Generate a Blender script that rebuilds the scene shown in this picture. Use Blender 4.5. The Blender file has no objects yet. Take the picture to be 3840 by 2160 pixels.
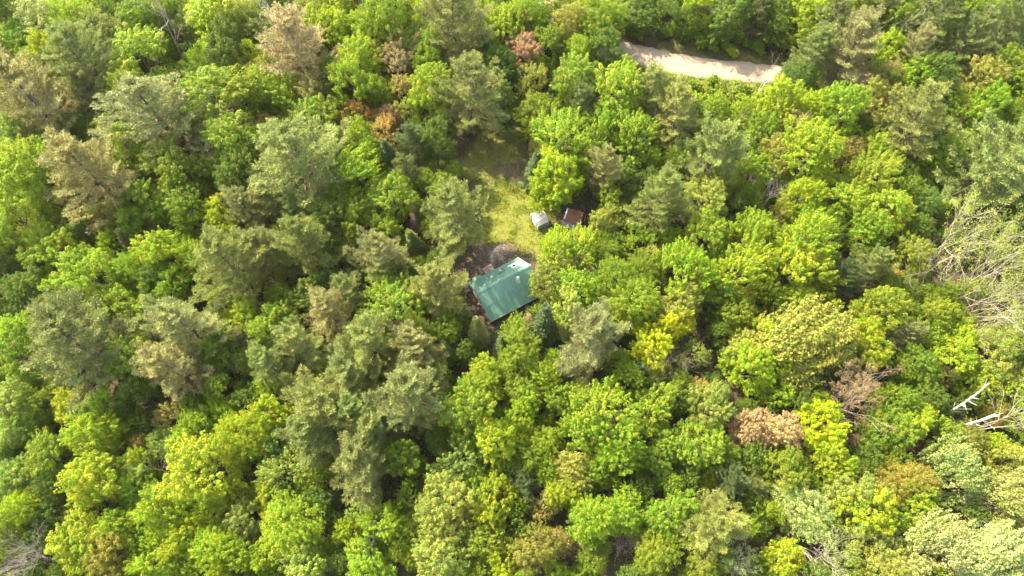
import bpy, math, random
import numpy as np

# ---------------------------------------------------------------- camera, sky, sun, exposure
S = bpy.context.scene
COL = S.collection
PITCH = math.atan(1120 / 2560)
CAM_H = 120.0
cd = bpy.data.cameras.new('camera'); cam = bpy.data.objects.new('camera', cd); COL.objects.link(cam)
cam.location = (0, 0, CAM_H); cam.rotation_euler = (PITCH, 0, 0)
cd.sensor_width = 36; cd.lens = 24; cd.clip_end = 3000; cd.clip_start = 1
S.camera = cam

SUN_EL = math.radians(44); SUN_AZ = (-0.76, 0.65)
w = bpy.data.worlds.new('World'); S.world = w; w.use_nodes = True
nt = w.node_tree; bg = nt.nodes['Background']
sky = nt.nodes.new('ShaderNodeTexSky'); sky.sky_type = 'NISHITA'; sky.sun_disc = False
sky.sun_elevation = SUN_EL; sky.sun_rotation = math.atan2(SUN_AZ[0], SUN_AZ[1])
sky.dust_density = 2.0
hs_ = nt.nodes.new('ShaderNodeHueSaturation'); hs_.inputs['Saturation'].default_value = .55
nt.links.new(sky.outputs[0], hs_.inputs['Color']); nt.links.new(hs_.outputs[0], bg.inputs[0]); bg.inputs[1].default_value = 0.15
sd = bpy.data.lights.new('sun', 'SUN'); sd.energy = 3.7; sd.angle = math.radians(0.6); sd.color = (1, .86, .62)
sun = bpy.data.objects.new('sun', sd); COL.objects.link(sun)
n_ = math.hypot(*SUN_AZ)
_sv = np.array([SUN_AZ[0] / n_ * math.cos(SUN_EL), SUN_AZ[1] / n_ * math.cos(SUN_EL), math.sin(SUN_EL)])
from mathutils import Vector
sun.rotation_euler = Vector(_sv).to_track_quat('Z', 'Y').to_euler()
S.view_settings.view_transform = 'Standard'; S.view_settings.look = 'None'
S.view_settings.exposure = 2.46; S.view_settings.gamma = 1
S.cycles.use_denoising = True
S.cycles.max_bounces = 6; S.cycles.diffuse_bounces = 4; S.cycles.glossy_bounces = 2
S.cycles.volume_bounces = 1; S.cycles.transmission_bounces = 4; S.cycles.transparent_max_bounces = 4

# ---------------------------------------------------------------- survey: from photo pixel (3840x2160) to place
F = 2560.0; cP, sP = math.cos(PITCH), math.sin(PITCH)
def unp(X, Y, z=0.0):
    a = (X - 1920) / F; b = -(Y - 1080) / F
    d = np.array([a, b * cP + sP, b * sP - cP]); t = (z - CAM_H) / d[2]
    return np.array([0, 0, CAM_H]) + d * t, t
def prj(p):
    x, y, z = p[0], p[1], p[2] - CAM_H
    return 1920 + F * x / (y * sP - z * cP), 1080 - F * (y * cP + z * sP) / (y * sP - z * cP)
def tile(code, x, y):
    return int(code[0]) * 960 + x * .4969, int(code[1]) * 720 + y * .4969

# ---------------------------------------------------------------- materials
def newmat(name):
    m = bpy.data.materials.new(name); m.use_nodes = True
    t = m.node_tree; b = t.nodes['Principled BSDF']
    return m, t, b
def N(t, typ, **kw):
    n = t.nodes.new(typ)
    for k, v in kw.items(): setattr(n, k, v)
    return n
def ramp(t, fac, stops):
    r = N(t, 'ShaderNodeValToRGB'); e = r.color_ramp.elements
    while len(e) < len(stops): e.new(.5)
    for i, (p, c) in enumerate(stops):
        e[i].position = p; e[i].color = (*c, 1)
    t.links.new(fac, r.inputs[0]); return r.outputs[0]
def noise(t, scale, detail=4, rough=.6, coord=None, dist=0):
    n = N(t, 'ShaderNodeTexNoise'); n.inputs['Scale'].default_value = scale
    n.inputs['Detail'].default_value = detail; n.inputs['Roughness'].default_value = rough
    n.inputs['Distortion'].default_value = dist
    if coord is None:
        coord = N(t, 'ShaderNodeTexCoord').outputs['Object']
    t.links.new(coord, n.inputs['Vector']); return n
def mixc(t, f, a, b, typ='MIX'):
    m = N(t, 'ShaderNodeMix', data_type='RGBA', blend_type=typ)
    for s, v in ((m.inputs[0], f), (m.inputs[6], a), (m.inputs[7], b)):
        if isinstance(v, (int, float)): s.default_value = v
        elif isinstance(v, tuple): s.default_value = (*v, 1)
        else: t.links.new(v, s)
    return m.outputs[2]
def bump(t, b, h, strength=.5, dist=.05):
    n = N(t, 'ShaderNodeBump'); n.inputs['Strength'].default_value = strength; n.inputs['Distance'].default_value = dist
    t.links.new(h, n.inputs['Height']); t.links.new(n.outputs[0], b.inputs['Normal'])

def leaf_mat(name, transl=.35, hue=.025, val=.30, rough=.6, spec=.14):
    # one leaf material per foliage type: the colour of each tree is the object's own colour, each leaf varies a little
    m, t, b = newmat(name)
    oi = N(t, 'ShaderNodeObjectInfo'); at = N(t, 'ShaderNodeAttribute'); at.attribute_name = 'tint'
    at2 = N(t, 'ShaderNodeAttribute'); at2.attribute_name = 'clump'
    h = N(t, 'ShaderNodeHueSaturation')
    mr = N(t, 'ShaderNodeMapRange'); mr.inputs[3].default_value = .5 - hue; mr.inputs[4].default_value = .5 + hue
    t.links.new(at2.outputs['Fac'], mr.inputs[0]); t.links.new(mr.outputs[0], h.inputs['Hue'])
    mv = N(t, 'ShaderNodeMapRange'); mv.inputs[3].default_value = 1 - val; mv.inputs[4].default_value = 1 + val
    t.links.new(at.outputs['Fac'], mv.inputs[0]); t.links.new(mv.outputs[0], h.inputs['Value'])
    t.links.new(oi.outputs['Color'], h.inputs['Color'])
    gp = N(t, 'ShaderNodeNewGeometry'); dn = noise(t, .28, 3, .6, gp.outputs['Position'])
    h2 = N(t, 'ShaderNodeHueSaturation'); t.links.new(h.outputs[0], h2.inputs['Color'])
    m1 = N(t, 'ShaderNodeMapRange'); m1.inputs[1].default_value = .3; m1.inputs[2].default_value = .7; m1.inputs[3].default_value = .494; m1.inputs[4].default_value = .510
    m2 = N(t, 'ShaderNodeMapRange'); m2.inputs[1].default_value = .3; m2.inputs[2].default_value = .7; m2.inputs[3].default_value = 1.18; m2.inputs[4].default_value = .82
    t.links.new(dn.outputs[0], m1.inputs[0]); t.links.new(dn.outputs[0], m2.inputs[0]); t.links.new(m1.outputs[0], h2.inputs['Hue']); t.links.new(m2.outputs[0], h2.inputs['Value'])
    h = h2
    t.links.new(h.outputs[0], b.inputs['Base Color']); b.inputs['Roughness'].default_value = rough
    b.inputs['Specular IOR Level'].default_value = spec
    tr = N(t, 'ShaderNodeBsdfTranslucent'); t.links.new(h.outputs[0], tr.inputs[0])
    sc_ = mixc(t, 1.0, h.outputs[0], (transl, transl, transl), 'MULTIPLY'); t.links.new(sc_, tr.inputs[0])
    mx = N(t, 'ShaderNodeAddShader')
    t.links.new(b.outputs[0], mx.inputs[0]); t.links.new(tr.outputs[0], mx.inputs[1])
    t.links.new(mx.outputs[0], t.nodes['Material Output'].inputs[0]); return m
M_LEAF = leaf_mat('broad_leaf', .95, .026, .30)
M_NEEDLE = leaf_mat('needle', .5, .015, .30, .65, .14)
M_UNDER = leaf_mat('understory_leaf', .7, .04, .45)
M_GRASS = leaf_mat('grass_blade', .7, .045, .6)

def bark_mat(name, c1, c2, sc=3):
    m, t, b = newmat(name)
    oi = N(t, 'ShaderNodeObjectInfo')
    n = noise(t, sc, 5); c = ramp(t, n.outputs[0], [(.3, c1), (.7, c2)])
    t.links.new(c, b.inputs['Base Color']); b.inputs['Roughness'].default_value = .9
    bump(t, b, n.outputs[0], .6, .04); return m
M_BARK = bark_mat('brown_bark', (.07, .055, .04), (.16, .13, .10))
M_GREY = bark_mat('grey_bark', (.20, .17, .14), (.36, .31, .26))
M_WHITE = bark_mat('white_bark', (.36, .32, .27), (.60, .56, .50), 2)
M_PINK = bark_mat('pinkish_twig', (.17, .115, .09), (.30, .21, .165))
M_TANB = bark_mat('tan_bark', (.23, .19, .15), (.40, .34, .275), 2)

# ---------------------------------------------------------------- mesh helpers
def link(o, parent=None):
    COL.objects.link(o)
    if parent is not None: o.parent = parent
    return o
def mesh_np(name, V, faces4, mat, attrs=None, smooth=False):
    """V (n,3), faces4 (m,4) quads -> mesh"""
    me = bpy.data.meshes.new(name)
    V = np.asarray(V, np.float32); f = np.asarray(faces4, np.int32)
    me.vertices.add(len(V)); me.vertices.foreach_set('co', V.ravel())
    k = f.shape[1]
    me.loops.add(f.size); me.loops.foreach_set('vertex_index', f.ravel())
    me.polygons.add(len(f)); me.polygons.foreach_set('loop_start', np.arange(0, f.size, k, dtype=np.int32))
    if smooth: me.polygons.foreach_set('use_smooth', np.ones(len(f), bool))
    me.update(calc_edges=True); me.validate()
    for an, av in (attrs or {}).items():
        a = me.attributes.new(an, 'FLOAT', 'FACE'); a.data.foreach_set('value', np.asarray(av, np.float32))
    me.materials.append(mat); return me
def nrm(a):
    return a / np.maximum(np.linalg.norm(a, axis=-1, keepdims=True), 1e-9)
def leaves(C, Nn, L, W, rng, U=None):
    """diamond leaves at centres C with normals Nn; returns V, F"""
    n = len(C)
    if U is None: U = rng.normal(size=(n, 3))
    U = nrm(U - Nn * (U * Nn).sum(1, keepdims=True)); Vv = np.cross(Nn, U)
    L = np.broadcast_to(np.asarray(L), (n,))[:, None]; W = np.broadcast_to(np.asarray(W), (n,))[:, None]
    dr = Nn * L * .18
    P = np.stack([C - U * L / 2 - dr, C + Vv * W / 2 + dr * .3, C + U * L / 2 - dr, C - Vv * W / 2 + dr * .3], 1)
    return P.reshape(-1, 3), np.arange(4 * n).reshape(n, 4)

class MB:
    """collects boxes, tubes and quads into one mesh"""
    def __init__(s): s.v = []; s.f = []
    def quad(s, *p):
        i = len(s.v); s.v += [tuple(map(float, q)) for q in p]; s.f.append(tuple(range(i, i + len(p)))); return s
    def box(s, x0, x1, y0, y1, z0, z1, M=None):
        i = len(s.v)
        for z in (z0, z1):
            for x, y in ((x0, y0), (x1, y0), (x1, y1), (x0, y1)):
                p = Vector((x, y, z)); p = M @ p if M is not None else p; s.v.append(tuple(p))
        s.f += [tuple(i + k for k in q) for q in ((3, 2, 1, 0), (4, 5, 6, 7), (0, 1, 5, 4), (1, 2, 6, 5), (2, 3, 7, 6), (3, 0, 4, 7))]
        return s
    def prism(s, poly, a, b):
        """poly: points (p,q,r) swept from offset a to offset b (3-vectors)"""
        i = len(s.v); n = len(poly)
        s.v += [tuple(np.add(p, a)) for p in poly] + [tuple(np.add(p, b)) for p in poly]
        s.f.append(tuple(range(i + n - 1, i - 1, -1))); s.f.append(tuple(range(i + n, i + 2 * n)))
        for k in range(n): s.f.append((i + k, i + (k + 1) % n, i + n + (k + 1) % n, i + n + k))
        return s
    def tube(s, pts, rad, n=6):
        pts = [np.array(p, float) for p in pts]; i0 = len(s.v)
        for k, p in enumerate(pts):
            d = pts[min(k + 1, len(pts) - 1)] - pts[max(k - 1, 0)]; d = d / (np.linalg.norm(d) + 1e-9)
            a = np.cross(d, (0, 0, 1) if abs(d[2]) < .9 else (1, 0, 0)); a /= np.linalg.norm(a); b = np.cross(d, a)
            for j in range(n):
                t = 2 * math.pi * j / n; s.v.append(tuple(p + rad[k] * (a * math.cos(t) + b * math.sin(t))))
        for k in range(len(pts) - 1):
            for j in range(n):
                q = i0 + k * n; s.f.append((q + j, q + (j + 1) % n, q + n + (j + 1) % n, q + n + j))
        s.f.append(tuple(range(i0 + n - 1, i0 - 1, -1))); e = i0 + (len(pts) - 1) * n; s.f.append(tuple(range(e, e + n)))
        return s
    def lathe(s, prof, c=(0, 0, 0), n=16):
        i0 = len(s.v)
        for r, z in prof:
            for j in range(n):
                t = 2 * math.pi * j / n; s.v.append((c[0] + r * math.cos(t), c[1] + r * math.sin(t), c[2] + z))
        for k in range(len(prof) - 1):
            for j in range(n):
                q = i0 + k * n; s.f.append((q + j, q + (j + 1) % n, q + n + (j + 1) % n, q + n + j))
        s.f.append(tuple(range(i0 + n - 1, i0 - 1, -1))); e = i0 + (len(prof) - 1) * n; s.f.append(tuple(range(e, e + n)))
        return s
    def mesh(s, name, mat, smooth=False):
        me = bpy.data.meshes.new(name); me.from_pydata(s.v, [], s.f); me.update()
        if smooth: me.polygons.foreach_set('use_smooth', [True] * len(me.polygons))
        me.materials.append(mat); return me
    def obj(s, name, mat, parent=None, smooth=False):
        return link(bpy.data.objects.new(name, s.mesh(name, mat, smooth)), parent)
def tag(o, label, cat=None, group=None, kind=None):
    if label: o['label'] = label
    if cat: o['category'] = cat
    if group: o['group'] = group
    if kind: o['kind'] = kind
    return o
def empty(name, loc=(0, 0, 0), rz=0.0):
    o = bpy.data.objects.new(name, None); COL.objects.link(o); o.location = loc; o.rotation_euler = (0, 0, rz)
    o.empty_display_size = .5; return o

# ---------------------------------------------------------------- ground: masks drawn from the clearing's outlines
def poly(pts):
    return np.array([unp(x, y)[0][:2] for x, y in pts])
def inside(P, Q):
    r = np.zeros(len(P), bool); n = len(Q)
    for i in range(n):
        (x1, y1), (x2, y2) = Q[i], Q[(i + 1) % n]
        c = (y1 > P[:, 1]) != (y2 > P[:, 1])
        r ^= c & (P[:, 0] < (x2 - x1) * (P[:, 1] - y1) / (y2 - y1 + 1e-12) + x1)
    return r
def dist_poly(P, Q, closed=True):
    d = np.full(len(P), 1e9); n = len(Q)
    for i in range(n if closed else n - 1):
        a, b = Q[i], Q[(i + 1) % n]; ab = b - a
        t = np.clip(((P - a) @ ab) / (ab @ ab + 1e-12), 0, 1)
        d = np.minimum(d, np.linalg.norm(P - a - t[:, None] * ab, axis=1))
    return d
def sdf(P, Q): return np.where(inside(P, Q), 1, -1) * dist_poly(P, Q)
_nr = np.random.default_rng(5); _lat = _nr.random((64, 64))
def vnoise(P, sc):
    q = P * sc; i = np.floor(q).astype(int); f = q - i; f = f * f * (3 - 2 * f)
    g = lambda a, b: _lat[a % 64, b % 64]
    x, y = i[:, 0], i[:, 1]
    return (g(x, y) * (1 - f[:, 0]) + g(x + 1, y) * f[:, 0]) * (1 - f[:, 1]) + (g(x, y + 1) * (1 - f[:, 0]) + g(x + 1, y + 1) * f[:, 0]) * f[:, 1]
def fbm(P, sc): return (vnoise(P, sc) * .55 + vnoise(P + 17.3, sc * 2.1) * .3 + vnoise(P + 31.1, sc * 4.3) * .15)

GRASS_POLY = poly([(1790, 670), (1964, 668), (2000, 760), (2090, 800), (2110, 900), (2060, 1000), (1990, 975), (1960, 950), (1900, 915), (1820, 915), (1790, 800)])
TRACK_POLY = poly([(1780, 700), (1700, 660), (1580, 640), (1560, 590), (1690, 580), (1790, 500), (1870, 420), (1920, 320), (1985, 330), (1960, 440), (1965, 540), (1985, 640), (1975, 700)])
YARD_POLY = poly([(1715, 1010), (1745, 950), (1830, 915), (1900, 905), (2010, 965), (2050, 1050), (2060, 1130), (1990, 1175), (1900, 1215), (1820, 1225), (1770, 1150)])
LITTER_POLYS = [YARD_POLY, poly([(1790, 690), (1850, 620), (1960, 600), (1985, 670), (1900, 690)]), poly([(1690, 540), (1730, 500), (1770, 560), (1730, 610)]),
                poly([(2040, 830), (2090, 790), (2220, 800), (2240, 900), (2080, 890)])]
R_UP = [(2060, -420), (2075, -130), (2100, 10), (2150, 85), (2219, 128), (2324, 150), (2448, 181), (2573, 206), (2697, 221), (2821, 234), (2939, 243), (3200, 258), (3500, 262), (3900, 240), (4500, 180)]
R_LO = [(1975, -420), (1990, -100), (2020, 50), (2085, 145), (2200, 196), (2315, 222), (2402, 247), (2510, 276), (2635, 294), (2759, 307), (2905, 317), (3200, 330), (3500, 335), (3900, 312), (4500, 250)]
ROAD_U = poly(R_UP); ROAD_L = poly(R_LO); ROAD_POLY = np.vstack([ROAD_U, ROAD_L[::-1]])
VERGE_LO = poly([(2250, 200), (2450, 250), (2900, 305), (2960, 330), (2880, 420), (2650, 450), (2450, 370), (2350, 300)])
VERGE_UP = poly([(2330, 150), (2440, 130), (2600, 160), (2900, 190), (2960, 240), (2800, 235), (2560, 205)])

gx = np.arange(-170, 170.1, .6); gy = np.arange(-60, 200.1, .6)
GX, GY = np.meshgrid(gx, gy); GP = np.stack([GX.ravel(), GY.ravel()], 1)
wob = (fbm(GP, .35) - .5) * 4
def soft(Q, wdt=1.2): return np.clip(.5 + (sdf(GP, Q) + wob) / (2 * wdt), 0, 1)
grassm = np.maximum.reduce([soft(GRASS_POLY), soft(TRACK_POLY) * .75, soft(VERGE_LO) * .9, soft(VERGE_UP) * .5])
littm = np.maximum.reduce([soft(q) * k for q, k in zip(LITTER_POLYS, (.82, .72, .8, .9))])
nx, ny = len(gx), len(gy)
ii = (np.arange(ny - 1)[:, None] * nx + np.arange(nx - 1)[None, :]).ravel()
GF = np.stack([ii, ii + 1, ii + nx + 1, ii + nx], 1)
GZ = (fbm(GP, .5) - .5) * .16
# the sheet runs on to the horizon: outermost rows are pulled far out
GPx = GP.copy()
for ax, arr in ((0, gx), (1, gy)):
    GPx[GP[:, ax] <= arr[0] + .01, ax] = -1500; GPx[GP[:, ax] >= arr[-1] - .3, ax] = 1500
me = mesh_np('ground', np.column_stack([GPx, GZ]), GF, None or bpy.data.materials.new('forest_floor'), smooth=True)
for nm, vals in (('grassmask', grassm), ('littermask', littm)):
    a = me.attributes.new(nm, 'FLOAT', 'POINT'); a.data.foreach_set('value', vals.astype(np.float32))
M_FLOOR = me.materials[0]; M_FLOOR.use_nodes = True
t = M_FLOOR.node_tree; b = t.nodes['Principled BSDF']
n1 = noise(t, .5, 6, .7); n2 = noise(t, 3.5, 5, .7); n3 = noise(t, .15, 3)
floor_c = ramp(t, n1.outputs[0], [(.3, (.035, .028, .018)), (.5, (.07, .052, .035)), (.7, (.05, .06, .022))])
grass_c = mixc(t, .6, ramp(t, n1.outputs[0], [(.3, (.075, .10, .016)), (.5, (.14, .15, .028)), (.72, (.20, .18, .06))]),
               ramp(t, n2.outputs[0], [(.3, (.065, .09, .012)), (.55, (.14, .15, .03)), (.75, (.22, .20, .075))]))
litter_c = mixc(t, .5, ramp(t, n2.outputs[0], [(.3, (.035, .022, .018)), (.5, (.082, .062, .044)), (.75, (.18, .138, .10))]),
                ramp(t, n1.outputs[0], [(.3, (.04, .028, .02)), (.55, (.07, .053, .036)), (.75, (.16, .12, .085))]))
ag = N(t, 'ShaderNodeAttribute'); ag.attribute_name = 'grassmask'; al = N(t, 'ShaderNodeAttribute'); al.attribute_name = 'littermask'
def sharpen(att):
    ma = N(t, 'ShaderNodeMath', operation='MULTIPLY_ADD'); t.links.new(n2.outputs[0], ma.inputs[0]); ma.inputs[1].default_value = .9
    sb = N(t, 'ShaderNodeMath', operation='SUBTRACT'); t.links.new(att.outputs['Fac'], sb.inputs[0]); sb.inputs[1].default_value = .45
    t.links.new(sb.outputs[0], ma.inputs[2])
    mr = N(t, 'ShaderNodeMapRange'); mr.inputs[1].default_value = .22; mr.inputs[2].default_value = .85; t.links.new(ma.outputs[0], mr.inputs[0]); return mr.outputs[0]
c = mixc(t, sharpen(ag), floor_c, grass_c); c = mixc(t, sharpen(al), c, litter_c)
t.links.new(c, b.inputs['Base Color']); b.inputs['Roughness'].default_value = 1; b.inputs['Specular IOR Level'].default_value = .1
bump(t, b, n2.outputs[0], .8, .15)
g = link(bpy.data.objects.new('ground', me)); tag(g, 'forest floor of brown leaf litter and patchy grass', kind='structure')

# road: a low crowned sheet of pale gravel
M_ROAD, t, b = newmat('pale_gravel')
at = N(t, 'ShaderNodeAttribute'); at.attribute_name = 'across'
n1 = noise(t, .35, 5, .65); n2 = noise(t, 6, 4, .7)
tw = N(t, 'ShaderNodeTexWave'); tw.inputs['Scale'].default_value = 1.0; tw.inputs['Distortion'].default_value = 2.0; tw.inputs['Detail'].default_value = 3
cx = N(t, 'ShaderNodeCombineXYZ'); t.links.new(at.outputs['Fac'], cx.inputs[0]); t.links.new(cx.outputs[0], tw.inputs['Vector'])
rut = ramp(t, at.outputs['Fac'], [(0, (.15, .11, .07)), (.1, (.25, .19, .125)), (.28, (.315, .24, .16)), (.38, (.22, .165, .11)), (.5, (.315, .245, .165)), (.63, (.215, .16, .108)), (.75, (.315, .24, .16)), (.9, (.19, .145, .095)), (1, (.12, .09, .055))])
c = mixc(t, .35, rut, ramp(t, n1.outputs[0], [(.3, (.20, .15, .098)), (.7, (.34, .26, .175))]))
c = mixc(t, .3, c, ramp(t, n2.outputs[0], [(.3, (.18, .14, .095)), (.7, (.33, .26, .185))]))
t.links.new(c, b.inputs['Base Color']); b.inputs['Roughness'].default_value = .95; bump(t, b, n2.outputs[0], .4, .04)
def resample(Q, n):
    d = np.r_[0, np.cumsum(np.linalg.norm(np.diff(Q, axis=0), axis=1))]; s = np.linspace(0, d[-1], n)
    return np.stack([np.interp(s, d, Q[:, 0]), np.interp(s, d, Q[:, 1])], 1)
def smooth_line(Q, n=260):
    P = resample(Q, n)
    for _ in range(60): P[1:-1] = (P[:-2] + 2 * P[1:-1] + P[2:]) / 4
    return P
RU = smooth_line(ROAD_U); RL = smooth_line(ROAD_L); nr = len(RU); nc = 15
RU += nrm(RU - RL) * ((fbm(RU, .6) - .5) * 1.8)[:, None]; RL -= nrm(RU - RL) * ((fbm(RL, .6) - .5) * 2.0)[:, None]
ts = np.linspace(0, 1, nc)
RP = RU[:, None] * (1 - ts)[None, :, None] + RL[:, None] * ts[None, :, None]
RZ = np.broadcast_to(.10 + .14 * (1 - (2 * ts - 1) ** 2) - .18 * (np.abs(2 * ts - 1) > .99), (nr, nc)) + (fbm(RP.reshape(-1, 2), 1.2).reshape(nr, nc) - .5) * .06
V = np.concatenate([RP, RZ[..., None]], 2).reshape(-1, 3)
ii = (np.arange(nr - 1)[:, None] * nc + np.arange(nc - 1)[None, :]).ravel()
me = mesh_np('road', V, np.stack([ii, ii + nc, ii + nc + 1, ii + 1], 1), M_ROAD, smooth=True)
a = me.attributes.new('across', 'FLOAT', 'POINT'); a.data.foreach_set('value', np.tile(ts, nr).astype(np.float32))
tag(link(bpy.data.objects.new('road', me)), 'pale gravel road curving through the woods', kind='structure')

# ---------------------------------------------------------------- the cabin
M_ROOF, t, b = newmat('green_metal')
n1 = noise(t, .7, 5, .6); n2 = noise(t, 8, 3)
co = N(t, 'ShaderNodeTexCoord'); mp = N(t, 'ShaderNodeMapping'); mp.inputs['Scale'].default_value = (3.2, .25, .25)
t.links.new(co.outputs['Object'], mp.inputs[0]); st = noise(t, 1, 4, .7, mp.outputs[0])
c = ramp(t, n1.outputs[0], [(.3, (.045, .145, .092)), (.5, (.06, .172, .110)), (.72, (.10, .225, .145))])
c = mixc(t, .55, c, ramp(t, st.outputs[0], [(.3, (.04, .13, .084)), (.7, (.11, .24, .15))]))
n3 = noise(t, 1.6, 6, .75); c = mixc(t, ramp(t, n3.outputs[0], [(.56, (0, 0, 0)), (.72, (.3, .3, .3))]), c, (.13, .15, .085))
t.links.new(c, b.inputs['Base Color']); b.inputs['Roughness'].default_value = .58; b.inputs['Specular IOR Level'].default_value = 1.0
M_LOG, t, b = newmat('weathered_wood')
mp = N(t, 'ShaderNodeMapping'); mp.inputs['Scale'].default_value = (.6, .6, 9); co = N(t, 'ShaderNodeTexCoord'); t.links.new(co.outputs['Object'], mp.inputs[0])
n1 = noise(t, 1.2, 5, .6, mp.outputs[0])
t.links.new(ramp(t, n1.outputs[0], [(.3, (.055, .04, .035)), (.5, (.13, .10, .09)), (.7, (.24, .19, .17))]), b.inputs['Base Color']); b.inputs['Roughness'].default_value = .9
bump(t, b, n1.outputs[0], .8, .05)
def plain(name, col, rough=.6, metal=0, sc=4, var=.25):
    m, t, b = newmat(name); n = noise(t, sc, 4)
    lo = tuple(max(0, x * (1 - var)) for x in col); hi = tuple(x * (1 + var) for x in col)
    t.links.new(ramp(t, n.outputs[0], [(.3, lo), (.7, hi)]), b.inputs['Base Color'])
    b.inputs['Roughness'].default_value = rough; b.inputs['Metallic'].default_value = metal; return m
M_DARK = plain('dark_hole', (.02, .02, .025), .4)
M_TRIMG = plain('grey_trim', (.30, .27, .25), .7)
M_STEEL = plain('stainless_flue', (.6, .6, .6), .35, .8)
M_WHITEP = plain('white_paint', (.7, .7, .68), .5)
M_GLASS = plain('window_glass', (.02, .025, .03), .1)
M_RUSTP = plain('rust_patch', (.12, .07, .045), .8)
M_PLANK = plain('old_planks', (.30, .21, .16), .9, 0, 2.5, .4)

u = np.array([.87254, .48854, 0]); v = np.array([.48854, -.87254, 0]); RB = np.array([-6.5566, 49.2535, 0])
ANG = math.radians(29.245)
cab = empty('cabin', tuple(RB + u * 5.6 + v * .9), ANG)
tag(cab, 'weathered wooden cabin under a long green metal roof in the clearing', 'cabin')
XL, XR = -5.6, 5.9; YU, YL = 4.3, -4.2; YR = .9      # local: ridge at y=.9; upper eave y=4.3; lower eave y=-4.2
ZR, ZU, ZL = 5.2, 3.2, 1.9
# walls: log courses as a ribbed shell with gables
wb = MB()
def gable(x0, x1):
    wb.prism([(0, YU - .5, -.1), (0, YU - .5, ZU - .0 - .12), (0, YR, ZR - .22), (0, YL + .5, ZL + .12), (0, YL + .5, -.1)], (x0, 0, 0), (x1, 0, 0))
gable(XL + .42, XL + .64); gable(XR - 1.5, XR - 1.28)
wb.box(XL + .64, XR - 1.5, YU - .72, YU - .5, -.1, 3.1); wb.box(XL + .64, XR - 1.5, YL + .5, YL + .72, -.1, 2.0)
wb.obj('wall', M_LOG, cab)
la = MB(); lb = MB()
for k in range(15):
    z = .15 + k * .3; 
    y0, y1 = YL + .35, YU - .4
    if z > ZL: y0 = YR + (YL - YR) * (ZR - z) / (ZR - ZL) + .6
    if z > ZU: y1 = YR + (YU - YR) * (ZR - z) / (ZR - ZU) - .6
    if y1 - y0 > .5:
        la.tube([(XL + .4, y0, z), (XL + .4, y1, z)], [.14, .14], 8); lb.tube([(XR - 1.26, y0, z), (XR - 1.26, y1, z)], [.14, .14], 8)
la.obj('log_siding', M_LOG, cab); lb.obj('log_siding', M_LOG, cab)
# roof: two sheets with standing ribs and a lap seam
rf = MB(); th = .09
def slab(xa0, xa1, xb0, xb1, A, B, nn, t0, t1, mb):
    i = len(mb.v); P = [A + [xa0, 0, 0], A + [xa1, 0, 0], B + [xb1, 0, 0], B + [xb0, 0, 0]]
    mb.v += [tuple(p + nn * t0) for p in P] + [tuple(p + nn * t1) for p in P]
    mb.f += [tuple(i + k for k in q) for q in ((3, 2, 1, 0), (4, 5, 6, 7), (0, 1, 5, 4), (1, 2, 6, 5), (2, 3, 7, 6), (3, 0, 4, 7))]
def slope(ya, za, yb, zb, x0, xa, xb, lift=0):
    """one roof sheet from ridge-side line a to eave-side line b; its right edge is raked from xa to xb"""
    d = np.array([0, yb - ya, zb - za]); d = d / np.linalg.norm(d); nn = np.array([0, -d[2], d[1]]); nn = nn if nn[2] > 0 else -nn
    A = np.array([0, ya, za]) + nn * lift; B = np.array([0, yb, zb]) + nn * lift
    slab(x0, xa, x0, xb, A, B, nn, -th, 0, rf)
    x = x0 + .12
    while x < xa - .12:
        s_ = 1.0 if x < xb - .08 else max(.05, (xa - .06 - x) / (xa - xb)); E = A + (B - A) * s_
        slab(x - .04, x + .04, x - .04, x + .04, A, E, nn, .001, .045, rf); x += .42
slope(YR, ZR, YU, ZU, XL, XR, XR - .65)
ym = YR + (YL - YR) * .5; zm = ZR + (ZL - ZR) * .5
slope(YR, ZR - .02, ym - .16, zm - .105, XL + .1, XR, XR - .55, .06); slope(ym, zm, YL, ZL, XL + .1, XR - .52, XR - 1.05)
roof = rf.obj('roof', M_ROOF, cab)
rc = MB()
for sgn, (yb, zb) in ((1, (YU, ZU)), (-1, (YL, ZL))):
    d = np.array([0, yb - YR, zb - ZR]); d /= np.linalg.norm(d); nn = np.array([0, -d[2], d[1]]); nn = nn if nn[2] > 0 else -nn
    A = np.array([0, YR, ZR + .055]); B = A + d * .3 + nn * .03
    rc.prism([tuple(A + [0, 0, .05]), tuple(B + nn * .045), tuple(B + nn * .01), tuple(A)], (XL - .04, 0, 0), (XR + .03, 0, 0))
rc.obj('ridge_cap', M_ROOF, roof)
fa = MB(); fa.box(XL + .1, XR - 1.06, YL - .05, YL - .005, ZL - .22, ZL + .005); fa.obj('fascia', M_TRIMG, roof)
for (ya, za, yb, zb) in ((YR, ZR, YU, ZU), (YR, ZR, YL, ZL)):
    fa = MB(); fa.prism([(0, ya, za - .10), (0, yb, zb - .10), (0, yb, zb - .28), (0, ya, za - .28)], (XL + .06, 0, 0), (XL + .11, 0, 0)); fa.obj('barge_board', M_LOG, roof)
    xe = XR - (.70 if yb > ya else 1.12); fa = MB(); slab(XR - .1, XR - .05, xe, xe + .05, np.array([0, ya, za]), np.array([0, yb, zb]), np.array([0, 0, 1.0]), -.28, -.11, fa); fa.obj('barge_board', M_LOG, roof)
def on_roof(x, y, up=0.0):
    if y > YR: s = (ZU - ZR) / (YU - YR); z = ZR + s * (y - YR)
    else: s = (ZL - ZR) / (YL - YR); z = ZR + s * (y - YR)
    return np.array([x, y, z + up]), math.atan(s)
from mathutils import Matrix
def loc_of(px, py, zg):   # photo pixel -> cabin local
    p = unp(px, py, zg)[0]; q = p - np.array(cab.location); return q @ u, -(q @ v)
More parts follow.
